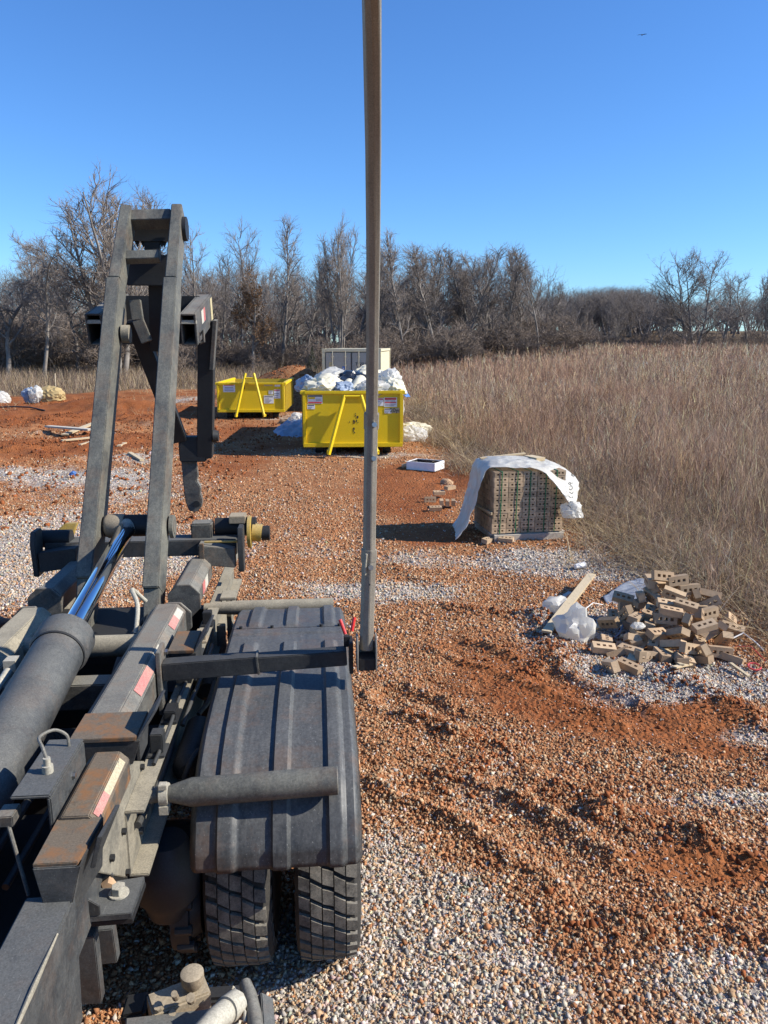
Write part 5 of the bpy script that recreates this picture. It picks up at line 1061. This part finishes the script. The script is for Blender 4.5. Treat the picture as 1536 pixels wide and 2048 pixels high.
# rear cross bar with end wings, rollers and the yellow hub
rb = P('rear_crossbar', 'paint_dk', MB().box(V3(TC, 5.20, 1.36), (1.26, .17, .11)), bevel=.006)
P('wing', 'paint', MB().prism([V3(-.80, 4.98, 1.41), V3(-.80, 5.16, 1.41), V3(-.56, 5.06, 1.38), V3(-.56, 4.99, 1.38)], (0, 0, -.13)), rb, bevel=.004); P('wing', 'paint_lo', MB().prism([V3(2 * TC + .80, 4.98, 1.41), V3(2 * TC + .80, 5.16, 1.41), V3(2 * TC + .56, 5.06, 1.38), V3(2 * TC + .56, 4.99, 1.38)], (0, 0, -.13)), rb, bevel=.004)
P('saddle', 'paint', MB().box(V3(-.80, 5.24, 1.45), (.14, .14, .13)), rb, bevel=.01)
for v in (-.54, 2 * TC + .52): P('end_cheek', 'paint_lo', MB().prism([V3(v, 4.99, 1.22), V3(v, 5.08, 1.22), V3(v, 5.12, 1.44), V3(v, 5.12, 1.52), V3(v, 5.0, 1.52), V3(v, 4.97, 1.44)], (.035, 0, 0)), rb, bevel=.005)
P('roller_shaft', 'black', MB().tube([V3(-.72, 5.3, 1.46), V3(-.44, 5.3, 1.46)], .065, 18), rb, bevel=0)
P('yellow_hub', 'yellow_hub', MB().tube([V3(-.495, 5.26, 1.43), V3(-.47, 5.26, 1.43)], .112, 24).tube([V3(-.47, 5.26, 1.43), V3(-.40, 5.26, 1.42)], .062, 20), rb, bevel=.003); P('hub_nut', 'black', MB().tube([V3(-.40, 5.26, 1.42), V3(-.345, 5.26, 1.42)], .052, 16), rb, bevel=0); P('hub_bracket', 'tan', MB().box(V3(-.56, 5.26, 1.53), (.11, .14, .05)), rb, bevel=.004)
P('yellow_rod', 'yellow_hub', MB().tube([V3(-.76, 5.02, 1.425), V3(-.52, 5.02, 1.425)], .008, 8), rb, bevel=0)
P('yellow_lug', 'yellow_hub', MB().prism([V3(-1.86, 5.30, 1.40), V3(-1.70, 5.30, 1.40), V3(-1.66, 5.32, 1.50), V3(-1.74, 5.32, 1.50)], (0, .05, 0)), rb, bevel=.004); P('roller_shaft', 'black', MB().tube([V3(-1.88, 5.18, 1.43), V3(-1.66, 5.18, 1.43)], .06, 18), rb, bevel=0)
P('hose_clip', 'rusty', MB().box(V3(-.775, 4.98, 1.36), (.03, .03, .13)), bevel=.003)
P('spring_hanger', 'rail', MB().box(V3(-.58, 4.75, .95), (.03, .12, .34)).box(V3(-.585, 4.78, 1.13), (.10, .16, .02)).box(V3(-.62, 4.6, .9), (.05, .05, .2)), bevel=.004)
for pts, r_, mt in (([(-.975, 4.2, 1.30), (-1.02, 4.1, 1.40), (-.96, 3.95, 1.36), (-.955, 3.85, 1.24)], .012, 'pipe'), ([(-1.06, 4.6, 1.25), (-1.0, 4.45, 1.24), (-.99, 4.25, 1.15)], .016, 'black'), ([(-.95, 4.5, 1.24), (-.96, 4.35, 1.18), (-.98, 4.2, 1.05)], .014, 'paint_lo'), ([(-.58, 3.9, 1.0), (-.55, 3.8, 1.03), (-.56, 3.6, .98), (-.60, 3.5, .95)], .012, 'paint_lo'), ([(-.57, 3.2, .90), (-.54, 3.1, .98), (-.56, 3.0, .98), (-.6, 2.95, .88)], .013, 'paint_lo'), ([(-1.35, 3.1, 1.0), (-1.2, 3.0, 1.06), (-1.0, 3.05, 1.02), (-.95, 3.2, .95)], .014, 'paint_lo'), ([(-1.0, 2.9, .95), (-1.1, 3.1, 1.0), (-1.2, 3.3, .98)], .012, 'black')):
    P('hose', mt, MB().tube(smooth_pts([V3(*p) for p in pts]), r_, 10), bevel=0)
# tarp arm: socket tube over the fender, pivot bracket and the telescoping pole
sk_ = P('socket_tube', 'paint_lo', MB().beam(V3(-.715, 3.33, 1.262), V3(-.29, 3.33, 1.282), .078, .082), bevel=.004)
P('inner_tube', 'paint_lo', MB().beam(V3(-.30, 3.33, 1.281), V3(.115, 3.33, 1.30), .070, .072), sk_, bevel=.004); P('tube_lip', 'paint', MB().beam(V3(-.295, 3.33, 1.281), V3(-.285, 3.33, 1.282), .084, .088), sk_, bevel=.002)
mp_ = P('mount_plate', 'paint', MB().box(V3(-.725, 3.33, 1.22), (.018, .13, .30)).box(V3(-.74, 3.42, 1.24), (.04, .03, .16)), bevel=.003)
P('bolt', 'steel', MB().tube([V3(-.714, 3.375, 1.33), V3(-.70, 3.375, 1.33)], .013, 6), mp_, bevel=0)
P('release_clamp', 'black', MB().box(V3(.135, 3.34, 1.30), (.018, .10, .15)).box(V3(.118, 3.36, 1.36), (.03, .03, .05)), bevel=.003)
for a, b2 in (((.112, 3.38, 1.385), (.088, 3.40, 1.45)), ((.142, 3.38, 1.40), (.155, 3.40, 1.46))): P('clamp_handle', 'redgrip', MB().tube([V3(*a), V3(*b2)], .0085, 10), bevel=0)
def pol(px, py, dep):
    b_ = -(py - 1024) / FPX; return T(px, py, u=dep * (math.cos(PITCH) + b_ * math.sin(PITCH)))
tp = empty('tarp_pole', V3(.21, 3.35, 1.28) - TO, 0); tp.parent = truck; TP = V3(.21, 3.35, 1.28)
def pole_sec(name, pts, w0, w1, cham=.3):
    pts = [pol(*q) for q in pts]; b = MB(); vs = []; n = 8; N = len(pts)
    for i, p in enumerate(pts):
        d = (pts[min(N - 1, i + 1)] - pts[max(0, i - 1)]).normalized(); s2 = d.cross(V3(.25, 1, 0)).normalized(); f2 = s2.cross(d); w_ = w0 + (w1 - w0) * i / (N - 1); a = w_ / 2; c = w_ * cham
        for x, y in ((-a, -a + c), (-a + c, -a), (a - c, -a), (a, -a + c), (a, a - c), (a - c, a), (-a + c, a), (-a, a - c)): vs.append(p + s2 * x + f2 * y * .8)
    fs = [tuple(range(n))[::-1], tuple(range((N - 1) * n, N * n))]
    for i in range(N - 1):
        for k in range(n): fs.append((i * n + k, i * n + (k + 1) % n, (i + 1) * n + (k + 1) % n, (i + 1) * n + k))
    return b.add(vs, fs).build(name, M['pole'], tp, off=TP + TO - TO, bevel=.002)
def pdep(y): return float(np.interp(y, [-250, 0, 200, 400, 600, 850, 1110, 1330], [1.6, 1.98, 2.28, 2.6, 2.92, 3.22, 3.38, 3.50]))
low = pole_sec('lower_tube', [(733, y, pdep(y)) if y > 1250 else (734 + (1250 - y) * .03, y, pdep(y)) for y in (1298, 1250, 1180, 1104)], .061, .061)
mid = pole_sec('middle_tube', [(738, 1128, pdep(1128)), (740, 980, pdep(980)), (742.5, 838, pdep(838))], .0545, .0545)
top = pole_sec('upper_tube', [(743, 862, pdep(862)), (745, 700, pdep(700)), (746.5, 500, pdep(500)), (746.5, 300, pdep(300)), (744.5, 100, pdep(100)), (742.5, -80, pdep(-80)), (741, -250, pdep(-250))], .048, .052)
pole_sec('collar', [(737.5, 1122, pdep(1122) ), (738.2, 1098, pdep(1098))], .067, .068); pole_sec('collar', [(742.5, 858, pdep(858)), (743, 826, pdep(826))], .061, .062)
def stud(px, py, r_, nm='bolt', mt='steel', l=.028):
    p = pol(px, py, pdep(py) - .02); MB().tube([p + V3(0, .01, 0), p + V3(0, -l, .004)], r_, 6).build(nm, M[mt], tp, off=TP, bevel=.002)
for q in ((748, 850), (747, 917)): stud(*q, .012)
stud(741, 1134, .013); stud(739, 1170, .005, 'pin_hole', 'ink', .011)
rt = MB().tube([pol(733, 1108, pdep(1100) - .03), pol(731, 1128, pdep(1128) - .035), pol(730, 1150, pdep(1150) - .03)], .005, 8); rt.build('spring_clip', M['pipe'], tp, off=TP)
ub_ = pol(733, 1300, pdep(1300)); b = MB()
for s_ in (-1, 1): b.prism([ub_ + V3(s_ * .042 - .004, y, z) for y, z in ((-.05, -.085), (.05, -.085), (.05, .02), (.02, .075), (-.02, .075), (-.05, .02))], (.008, 0, 0))
b.box(ub_ + V3(0, .05, -.03), (.09, .008, .11)); b.build('pivot_bracket', M['pole'], tp, off=TP, bevel=.002)
MB().box(ub_ + V3(0, 0, -.055), (.075, .08, .06)).build('pivot_block', M['black'], tp, off=TP, bevel=.004)
# hydraulic fittings low in front of the tyres
vb = MB(); a = T(325, 2015, u=1.95); e = T(415, 1985, u=2.02)
vb.beam(T(300, 2030, u=1.95), e, .085, .075); vblk = P('valve_block', 'tan', vb, bevel=.006)
for q, r_, h_ in (((318, 2016), .013, .02), ((383, 2000), .014, .02), ((346, 2030), .011, .016), ((352, 1996), .010, .035), ((316, 2046), .012, .02)): p_ = T(*q, u=1.93); P('bolt', 'tan', MB().tube([p_, p_ + V3(0, -h_ * .6, h_)], r_, 8), vblk, bevel=.001)
kn = T(383, 1980, u=2.0); P('knob', 'tan', MB().tube([kn + V3(0, 0, -.02), kn, kn + V3(0, 0, .03)], [.010, .012, .012], 12).tube([kn + V3(.004, 0, .022), kn + V3(.006, -.004, .036), kn + V3(.006, -.006, .066), kn + V3(.006, -.006, .07)], [.026, .034, .034, .024], 22), vblk, bevel=0)
P('pale_elbow', 'pipe', MB().tube([T(400, 2075, u=1.75), T(430, 2042, u=1.8), T(458, 2018, u=1.86), T(474, 2006, u=1.9), T(484, 2000, u=1.92)], [.033, .034, .034, .030, .022], 22).tube([T(452, 2022, u=1.845), T(472, 2007, u=1.885)], .0375, 22), bevel=0)
P('bent_tube', 'paint', MB().tube([T(515, 2080, u=1.75), T(508, 2030, u=1.85), T(499, 1990, u=1.92), T(491, 1968, u=1.96), T(486, 1964, u=1.98)], [.022, .022, .021, .018, .008], 20), bevel=0)
P('wire_hook', 'pipe', MB().tube([T(464, 1975, u=1.95), T(470, 1978, u=1.95), T(478, 2000, u=1.9), T(490, 2025, u=1.85), T(490, 2045, u=1.82)], .005, 8), bevel=0)
P('front_valve_plate', 'paint_dk', MB().beam(T(250, 2072, u=1.85), T(420, 2052, u=1.9), .10, .025), bevel=.003); P('pump_body', 'black', MB().beam(T(250, 2030, u=2.0), T(300, 2020, u=2.0), .09, .07), bevel=.01); P('pump_head', 'black', MB().box(T(445, 2010, u=2.05), (.12, .06, .10)), bevel=.01); P('side_post', 'paint_dk', MB().beam(T(528, 1996, u=1.98), T(534, 2080, u=1.85), .03, .05, up=lean), bevel=.003)
# cab and tank of the truck lie ahead, behind the viewer: they only cast their shade
cb = P('cab', 'paint_lo', MB().box(V3(TC - .12, -1.2, 1.95), (1.9, 1.9, 2.3)), bevel=.12); P('fuel_tank', 'steel', MB().tube([V3(-.35, -.6, .75), V3(-.35, .75, .75)], .28, 28), bevel=.01); P('front_chassis', 'black', MB().box(V3(TC, .0, .95), (.95, 3.4, .28)))
for v in (.0, 2 * TC): P('front_tyre', 'rubber', MB().lathe(V3(v - .15, -1.6, .515), (1, 0, 0), [(0, .28), (.02, .48), (.05, .515), (.25, .515), (.28, .48), (.3, .28)], 40), bevel=0)

# ------------------------------------------------------------------ bare winter trees
def m_bark(name, c, tip):
    m, t, b = new_mat(name); co = nd(t, 'ShaderNodeTexCoord').outputs['Object']; oi = nd(t, 'ShaderNodeObjectInfo').outputs['Random']
    n = noise(t, co, 2.5, 4); cc = mixc(t, ramp(t, n, .35, .7), c, tip); cc = mixc(t, .6, cc, ramp(t, oi, 0, 1, (.75, .75, .78, 1), (1.2, 1.15, 1.1, 1)), 'MULTIPLY')
    t.links.new(cc, b.inputs['Base Color']); b.inputs['Roughness'].default_value = .9; b.inputs['Specular IOR Level'].default_value = .15; return m
M['bark'] = m_bark('grey_bark', (.15, .135, .12), (.30, .275, .245)); M['twig'] = m_bark('fine_twigs', (.18, .155, .138), (.29, .255, .225)); M['twig_dark'] = m_bark('dark_thicket_twigs', (.15, .122, .10), (.25, .205, .17))
def tubes_np(lines, sides):
    V, F, o = [], [], 0
    ang = np.arange(sides) * 2 * math.pi / sides; ca, sa = np.cos(ang), np.sin(ang)
    for pts, rad in lines:
        pts = np.asarray(pts); n = len(pts); d = np.gradient(pts, axis=0); d /= np.linalg.norm(d, axis=1, keepdims=True) + 1e-9
        ref = np.array([1., .13, .07]) if abs(d[0][0]) < .8 else np.array([.1, 1., .1])
        a = np.cross(d, ref); a /= np.linalg.norm(a, axis=1, keepdims=True) + 1e-9; b = np.cross(d, a)
        ring = pts[:, None] + (a[:, None] * ca[None, :, None] + b[:, None] * sa[None, :, None]) * np.asarray(rad)[:, None, None]
        V.append(ring.reshape(-1, 3)); i = np.arange(n - 1)[:, None] * sides + np.arange(sides)[None]; j = np.arange(n - 1)[:, None] * sides + (np.arange(sides)[None] + 1) % sides
        F.append(np.stack([i, j, j + sides, i + sides], -1).reshape(-1, 4) + o); o += n * sides
    return np.concatenate(V), np.concatenate(F)
def twigs_np(P, D, L, r, rr):
    n = len(P); D = D / (np.linalg.norm(D, axis=1, keepdims=True) + 1e-9); a = np.cross(D, rr.normal(size=(n, 3))); a /= np.linalg.norm(a, axis=1, keepdims=True) + 1e-9; b = np.cross(D, a)
    mid = P + D * (L * .5)[:, None] + rr.normal(0, .05, (n, 3)) * L[:, None]; tip = P + D * L[:, None] + rr.normal(0, .09, (n, 3)) * L[:, None] + np.array([0, 0, .06]) * L[:, None]
    vs = [P + a * r[:, None], P - a * r[:, None] * .5 + b * r[:, None] * .87, P - a * r[:, None] * .5 - b * r[:, None] * .87]
    vs += [mid + (v - P) * .6 for v in vs[:3]] + [tip + (v - P) * .22 for v in vs[:3]]
    V = np.stack(vs, 1); f = np.array([[0, 1, 4, 3], [1, 2, 5, 4], [2, 0, 3, 5], [3, 4, 7, 6], [4, 5, 8, 7], [5, 3, 6, 8]])
    return V.reshape(-1, 3), (f[None] + (np.arange(n) * 9)[:, None, None]).reshape(-1, 4)
def branch(rr, p, d, L, r0, r1, n, wob, up):
    pts = [np.array(p, float)]; d = np.array(d, float)
    for i in range(n):
        d = d + rr.normal(0, wob, 3) + np.array([0, 0, up]); d /= np.linalg.norm(d); pts.append(pts[-1] + d * L / n)
    return np.array(pts), np.linspace(r0, r1, n + 1)
def at_t(pts, t):
    f = t * (len(pts) - 1); i = min(int(f), len(pts) - 2); return pts[i] + (pts[i + 1] - pts[i]) * (f - i), pts[i + 1] - pts[i]
def gen_tree(seed, H=10, stems=1, spread=.45, limb0=.3, nl=16, limbL=.42, up=.10, wob=.10, nb=7, ntw=9, tr=.16, lean=.05, droop=0.0, twigL=.55, nsub=4, stem_spread=.25):
    rr = np.random.default_rng(seed); trunk, mids, subs, ends, TP, TD = [], [], [], [], [], []
    for s in range(stems):
        a = rr.uniform(0, 6.28); d0 = np.array([math.cos(a), math.sin(a), 0]) * (stem_spread * (stems > 1) + lean * rr.uniform(.3, 1)) + np.array([0, 0, 1])
        hs = H * rr.uniform(.82, 1) if stems > 1 else H
        t_p, t_r = branch(rr, (rr.normal(0, .12) * (stems > 1), rr.normal(0, .12) * (stems > 1), -.1), d0, hs * .93, tr * (1 if stems == 1 else .7), .018, 12, wob * .55, .04)
        trunk.append((t_p, t_r)); k_l = max(5, int(nl / (1 if stems == 1 else stems * .6)))
        for i in range(k_l):
            t = limb0 + (.97 - limb0) * (i + rr.random() * .8) / k_l; p, dd = at_t(t_p, t); a = rr.uniform(0, 6.28)
            sp = spread * rr.uniform(.7, 1.3) * (1.1 - .5 * t); d = np.array([math.cos(a) * sp, math.sin(a) * sp, .55 + .3 * t - droop * .8]) 
            L = H * limbL * (1.08 - .74 * t) * rr.uniform(.65, 1.15); rb = np.interp(t, np.linspace(0, 1, 13), t_r) * .55
            l_p, l_r = branch(rr, p, d / np.linalg.norm(d), L, rb, .012, 7, wob, up - droop * .2); mids.append((l_p, l_r))
            nbe = max(3, int(round(nb * (.25 + L / (H * limbL)) * 1.5)))
            for j in range(nbe):
                tj = .12 + .87 * (j + rr.random()) / nbe; q, dj = at_t(l_p, tj); dj = dj / np.linalg.norm(dj)
                d2 = dj + rr.normal(0, .55, 3) + np.array([0, 0, up * 1.2 - droop]); L2 = (.25 + L * .34) * (1.15 - .5 * tj) * rr.uniform(.6, 1.25)
                b_p, b_r = branch(rr, q, d2 / np.linalg.norm(d2), L2, .016 + .010 * (1 - tj), .006, 4, wob * 1.2, up * .7 - droop * .3); subs.append((b_p, b_r))
                for k in range(max(2, int(nsub * min(1.3, L2 / 1.0)))):
                    tk = .2 + .8 * (k + rr.random()) / nsub; e, dk = at_t(b_p, tk); dk = dk / np.linalg.norm(dk)
                    d3 = dk + rr.normal(0, .5, 3) + np.array([0, 0, up - droop]); L3 = twigL * rr.uniform(.6, 1.3)
                    e_p, e_r = branch(rr, e, d3 / np.linalg.norm(d3), L3, .008, .004, 3, wob * 1.2, up * .5 - droop * .3); ends.append((e_p, e_r))
                    for m in range(ntw):
                        x, dx = at_t(e_p, rr.random()); TP.append(x); TD.append(dx / np.linalg.norm(dx) + rr.normal(0, .45, 3) + np.array([0, 0, up * .6 - droop * .8]))
    TP, TD = np.array(TP), np.array(TD)
    v1, f1 = tubes_np(trunk + mids[::1], 6); V, F, o = [], [], 0
    for l, s in ((subs, 4), (ends, 3)):
        v, f = tubes_np(l, s); V.append(v); F.append(f + o); o += len(v)
    v, f = twigs_np(TP, TD, rr.uniform(.5, 1.2, len(TP)) * twigL * .55, np.full(len(TP), .0052), rr); V.append(v); F.append(f + o)
    return (v1, f1), (np.concatenate(V), np.concatenate(F)), TP
PROTO = {}
def proto(name, mat='bark', tw='twig', **k):
    a, b, tp_ = gen_tree(**k); me = []
    for (v, f), nm, mt in ((a, 'trunk', mat), (b, 'crown', tw)):
        o = np_mesh(nm, v, 4, f, M[mt], smooth=False); me.append(o.data); bpy.data.objects.remove(o)
    PROTO[name] = (me, k.get('H', 10), tp_)
proto('vase', seed=1, H=10, stems=5, spread=.62, limb0=.26, nl=30, limbL=.36, up=.11, wob=.09, nb=8, ntw=6, tr=.16, stem_spread=.20, nsub=5)
proto('slender', seed=2, H=10, spread=.6, limb0=.26, nl=24, limbL=.24, up=.08, wob=.10, nb=7, ntw=6, tr=.12, lean=.03, nsub=3)
proto('oak', seed=3, H=10, spread=.95, limb0=.24, nl=22, limbL=.46, up=.05, wob=.13, nb=8, ntw=6, tr=.17, stems=1)
proto('round', seed=4, H=10, stems=5, spread=1.15, limb0=.16, nl=40, limbL=.48, up=.04, wob=.11, nb=8, ntw=6, tr=.17, stem_spread=.42, nsub=5)
proto('forest', seed=5, H=10, spread=.7, limb0=.34, nl=18, limbL=.32, up=.08, wob=.12, nb=7, ntw=6, tr=.11, lean=.1)
proto('forest_b', seed=6, H=10, stems=2, spread=.7, limb0=.30, nl=20, limbL=.32, up=.07, wob=.13, nb=7, ntw=6, tr=.12, stem_spread=.12)
proto('vine', seed=7, H=10, spread=.9, limb0=.22, nl=17, limbL=.36, up=.02, wob=.24, nb=9, ntw=8, tr=.17, droop=.22, lean=.12, twigL=.8)
proto('spreading', seed=8, H=10, stems=4, spread=.8, limb0=.24, nl=30, limbL=.44, up=.08, wob=.09, nb=8, ntw=6, tr=.14, stem_spread=.46, nsub=5)
proto('crooked', seed=9, H=10, spread=.95, limb0=.38, nl=16, limbL=.38, up=.06, wob=.18, nb=8, ntw=7, tr=.14)
proto('broad', seed=36, H=10, stems=3, spread=1.05, limb0=.17, nl=34, limbL=.50, up=.07, wob=.09, nb=8, ntw=5, tr=.17, stem_spread=.22, nsub=4)
proto('shrub', 'twig_dark', 'twig_dark', seed=10, H=3.2, stems=6, spread=.9, limb0=.15, nl=20, limbL=.55, up=.03, wob=.24, nb=5, ntw=5, tr=.035, stem_spread=.7, twigL=.4, nsub=3)
def tree(px, ytop, Y, kind, wide, rz, label, group=None, name='bare_tree', base=None):
    me, H, _ = PROTO[kind]; x = Wd(px, 700, y=Y).x; zb = float(h_ground(x, Y)) if base is None else base
    top = Wd(px, ytop, y=Y).z; s = (top - zb) / (H * .985)
    r = empty(name, (x, Y, zb), rz, label, 'tree', group); r.scale = (s * wide, s * wide, s)
    for m_, nm in zip(me, ('trunk', 'crown')):
        o = bpy.data.objects.new(nm, m_); COL.objects.link(o); o.parent = r
    return r
GR = 'bare trees of the wood behind the yard'; LBL = 'slender bare grey tree in the dense row behind the container and weed field'
for a in [
    (240, 350, 60, 'vase', 1.55, .4, 'wide spreading bare tree rising behind the steel hook arm'),
    (300, 388, 66, 'oak', .9, 2.0, 'bare tree whose twigs show just past the top of the hook arm'),
    (85, 398, 57, 'vine', .75, 1.2, 'bare tree hung with tangled vines, upright and thick trunked'),
    (8, 425, 58, 'vine', 1.0, 3.1, 'drooping bare tree with vines at the very edge of the wood'),
    (45, 455, 70, 'crooked', 1.0, .2, 'crooked bare tree behind the two vine hung trees'),
    (150, 470, 62, 'crooked', 1.1, 1.7, 'leaning crooked bare tree between the vine hung and the wide spreading tree'),
    (388, 448, 68, 'oak', .8, .9, 'bare tree close beside the steel hook arm on the dumpster side'),
    (482, 450, 70, 'oak', .85, 2.7, 'broad bare tree standing behind the brown leaved oak'),
    (562, 418, 66, 'slender', 1.0, .5, 'tall slender bare tree with a pale straight trunk'),
    (440, 500, 74, 'forest', 1.0, .1, 'small bare tree between the hook arm and the brown leaved oak'),
    (612, 505, 69, 'forest', .9, 1.1, 'thin bare tree between the tall slender tree and the many stemmed tree'),
    (655, 475, 73, 'forest_b', .9, 2.2, 'bare tree just behind the many stemmed tree on its dumpster side'),
    (682, 428, 64, 'vase', .82, .3, 'large many stemmed bare tree behind the beige container'),
    (528, 520, 78, 'forest', 1.0, 2.4, 'low bare tree seen past the brown oak and the slender tree'),
    (765, 462, 70, 'forest_b', .8, .4, 'bare tree partly hidden by the tall pole'),
    (815, 460, 66, 'slender', 1.1, 2.9, 'first tall bare tree beyond the pole, highest of the dense row'),
    (1038, 487, 70, 'crooked', .62, .8, 'dark forked bare tree near the open end of the dense row'),
    (1078, 490, 68, 'forest', 1.0, 4.0, 'last tall bare tree at the open end of the dense row'),
    (1112, 548, 72, 'forest_b', 1.2, 1.0, 'low bushy bare tree past the open end of the dense row'),
    (1385, 503, 84, 'broad', 1.35, 1.6, 'big round crowned bare tree alone beyond the weed field'),
    (1320, 590, 86, 'crooked', 1.2, 5.1, 'small crooked bare tree beside the big round crowned tree'),
    (1445, 545, 90, 'oak', 1.0, .6, 'bare tree on the outer side of the big round crowned tree'),
    (1492, 545, 86, 'crooked', 1.1, 2.2, 'thin dark bare tree beyond the big round crowned tree'),
    (1530, 540, 90, 'vase', 1.0, 3.3, 'last bare tree at the outer edge of the field'),
    (1165, 598, 96, 'oak', 1.2, 2.0, 'low dark bare tree before the far rounded wood'),
    (1235, 600, 92, 'broad', 1.1, .7, 'low spreading bare tree before the far rounded wood, beside the big round tree')]:
    tree(*a[:6], a[6])
for i, (px, yt, Y, kd, wd) in enumerate([(843, 492, 72, 'forest', 1), (862, 480, 75, 'forest_b', .9), (880, 488, 68, 'slender', 1.1), (897, 482, 73, 'forest', 1), (914, 490, 77, 'forest_b', .9), (932, 486, 70, 'forest', .9), (950, 492, 74, 'slender', 1.2), (966, 484, 72, 'forest_b', .8), (985, 498, 76, 'forest', 1), (1005, 492, 70, 'forest', .9), (1020, 505, 78, 'forest_b', .8), (1058, 500, 74, 'slender', 1), (1092, 515, 76, 'forest', .9), (792, 485, 76, 'forest', 1), (828, 505, 79, 'forest_b', 1), (715, 480, 75, 'forest', 1), (590, 545, 80, 'forest_b', 1), (360, 500, 80, 'forest', 1), (420, 520, 82, 'forest_b', 1), (250, 480, 82, 'forest', 1.2), (110, 500, 84, 'forest_b', 1.2), (640, 540, 84, 'forest', 1.2), (505, 545, 86, 'forest_b', 1.2), (745, 520, 82, 'forest_b', 1.1), (870, 520, 82, 'forest', 1.3), (925, 520, 84, 'forest_b', 1.2), (975, 525, 84, 'forest', 1.2)]):
    tree(px, yt, Y, kd, wd * 1.45, i * 1.37, LBL if i < 15 or i > 23 else 'thin bare tree standing deep in the wood behind the front trees', GR if i < 15 or i > 23 else 'thin trees deep in the wood')
# brown-leaved oak and the young cedar
def leafy(px, ytop, Y, wide, label, name, leafcol, n, kind, sz, cone=False):
    r = tree(px, ytop, Y, kind, wide, 1.0, label, None, name); me, H, tp_ = PROTO[kind]; rr = np.random.default_rng(n)
    if cone:
        z = rr.random(n) ** 1.4 * H; a = rr.uniform(0, 6.28, n); q = rr.uniform(.3, 1, n) ** .5 * (1 - z / H) * H * .34 * (.8 + .3 * np.sin(a * 3 + z * 2)); P_l = np.stack([q * np.cos(a), q * np.sin(a), z], -1)
    else:
        P_l = tp_[rr.integers(0, len(tp_), n)] + rr.normal(0, .16, (n, 3)); P_l = P_l[(np.hypot(P_l[:, 0], P_l[:, 1]) < (H - P_l[:, 2]) * .42 + .3)]; 
    n = len(P_l); Rm = rot_mats(n, rr); quad = np.array([[-1, 0, 0], [0, -.55, .1], [1, 0, 0], [0, .55, .1]]) * sz
    V = np.einsum('nij,kj->nki', Rm, quad) * rr.uniform(.6, 1.3, (n, 1, 1)) + P_l[:, None]; c = np.array(leafcol) * rr.uniform(.55, 1.4, (n, 1))
    o = np_mesh('leaves', V.reshape(-1, 3), 4, np.arange(4 * n), STEM, np.repeat(c, 4, 0)); o.parent = r
leafy(505, 535, 63, .95, 'oak still holding its rusty brown dead leaves among the bare trees', 'oak_tree', (.215, .125, .065), 9000, 'oak', .085)
leafy(624, 692, 58, 1.0, 'small dark green cedar beside the beige container', 'cedar_tree', (.028, .042, .018), 6000, 'slender', .07, True)
# thickets along the wood's edge, and the far wood
def mass(name, items, mats):
    V, F, o = [], [], 0
    for me, mtx, keep in items:
        n = len(me.vertices); v = np.empty(n * 3, np.float32); me.vertices.foreach_get('co', v); v = v.reshape(-1, 3) @ mtx[0].T + mtx[1]
        f = np.empty(len(me.loops), np.int32); me.loops.foreach_get('vertex_index', f); V.append(v); F.append(f.reshape(-1, 4) + o); o += n
    return tag(np_mesh(name, np.concatenate(V), 4, np.concatenate(F), M[mats]), kind='stuff')
def place(kind, x, y, sx, sz, rz, parts=(0, 1), zb=None):
    c, s = math.cos(rz), math.sin(rz); m = np.array([[c * sx, -s * sx, 0], [s * sx, c * sx, 0], [0, 0, sz]]); z = float(h_ground(x, y)) if zb is None else zb
    return [(PROTO[kind][0][k], (m, np.array([x, y, z])), 1) for k in parts]
rr = np.random.default_rng(77); it = []
for i in range(150):
    x = rr.uniform(-40, 16); y = rr.uniform(60, 80) + max(0, x) * .3; k = rr.uniform(.6, 1.3) * (1.5 if x < -20 else 1.0); it += place('shrub', x, y, k * 1.2, k, rr.uniform(0, 6.3))
for i in range(85):
    x = rr.uniform(15, 58); y = rr.uniform(80, 98); k = rr.uniform(.5, 1.0); it += place('shrub', x, y, k * 1.4, k * .95, rr.uniform(0, 6.3))
mass('thicket', it, 'twig_dark')
proto('distant', 'twig', 'twig', seed=20, H=10, stems=3, spread=.8, limb0=.2, nl=16, limbL=.42, up=.14, wob=.12, nb=5, ntw=3, tr=.2, stem_spread=.3, nsub=2, twigL=1.1)
it = []
for i in range(210):
    px = rr.uniform(700, 1560) if i % 3 else rr.uniform(1080, 1340); Y = rr.uniform(150, 200); yt = np.interp(px, [700, 1080, 1110, 1150, 1250, 1300, 1340, 1430, 1480, 1560], [600, 600, 580, 570, 568, 578, 600, 590, 580, 590]) + abs(rr.normal(0, 8))
    x = Wd(px, 700, y=Y).x; zb = float(h_ground(x, Y)); s_ = max(.3, (Wd(px, yt, y=Y).z - zb) / 9.9); it += place('distant', x, Y, s_ * 1.5, s_, rr.uniform(0, 6.3))
for i in range(130):
    px = rr.uniform(-60, 1120); Y = rr.uniform(92, 130); x = Wd(px, 700, y=Y).x; zb = float(h_ground(x, Y)); s_ = (Wd(px, rr.uniform(505, 615), y=Y).z - zb) / 9.9; it += place('distant', x, Y, s_ * 1.2, s_, rr.uniform(0, 6.3))
mass('far_wood', it, 'twig')
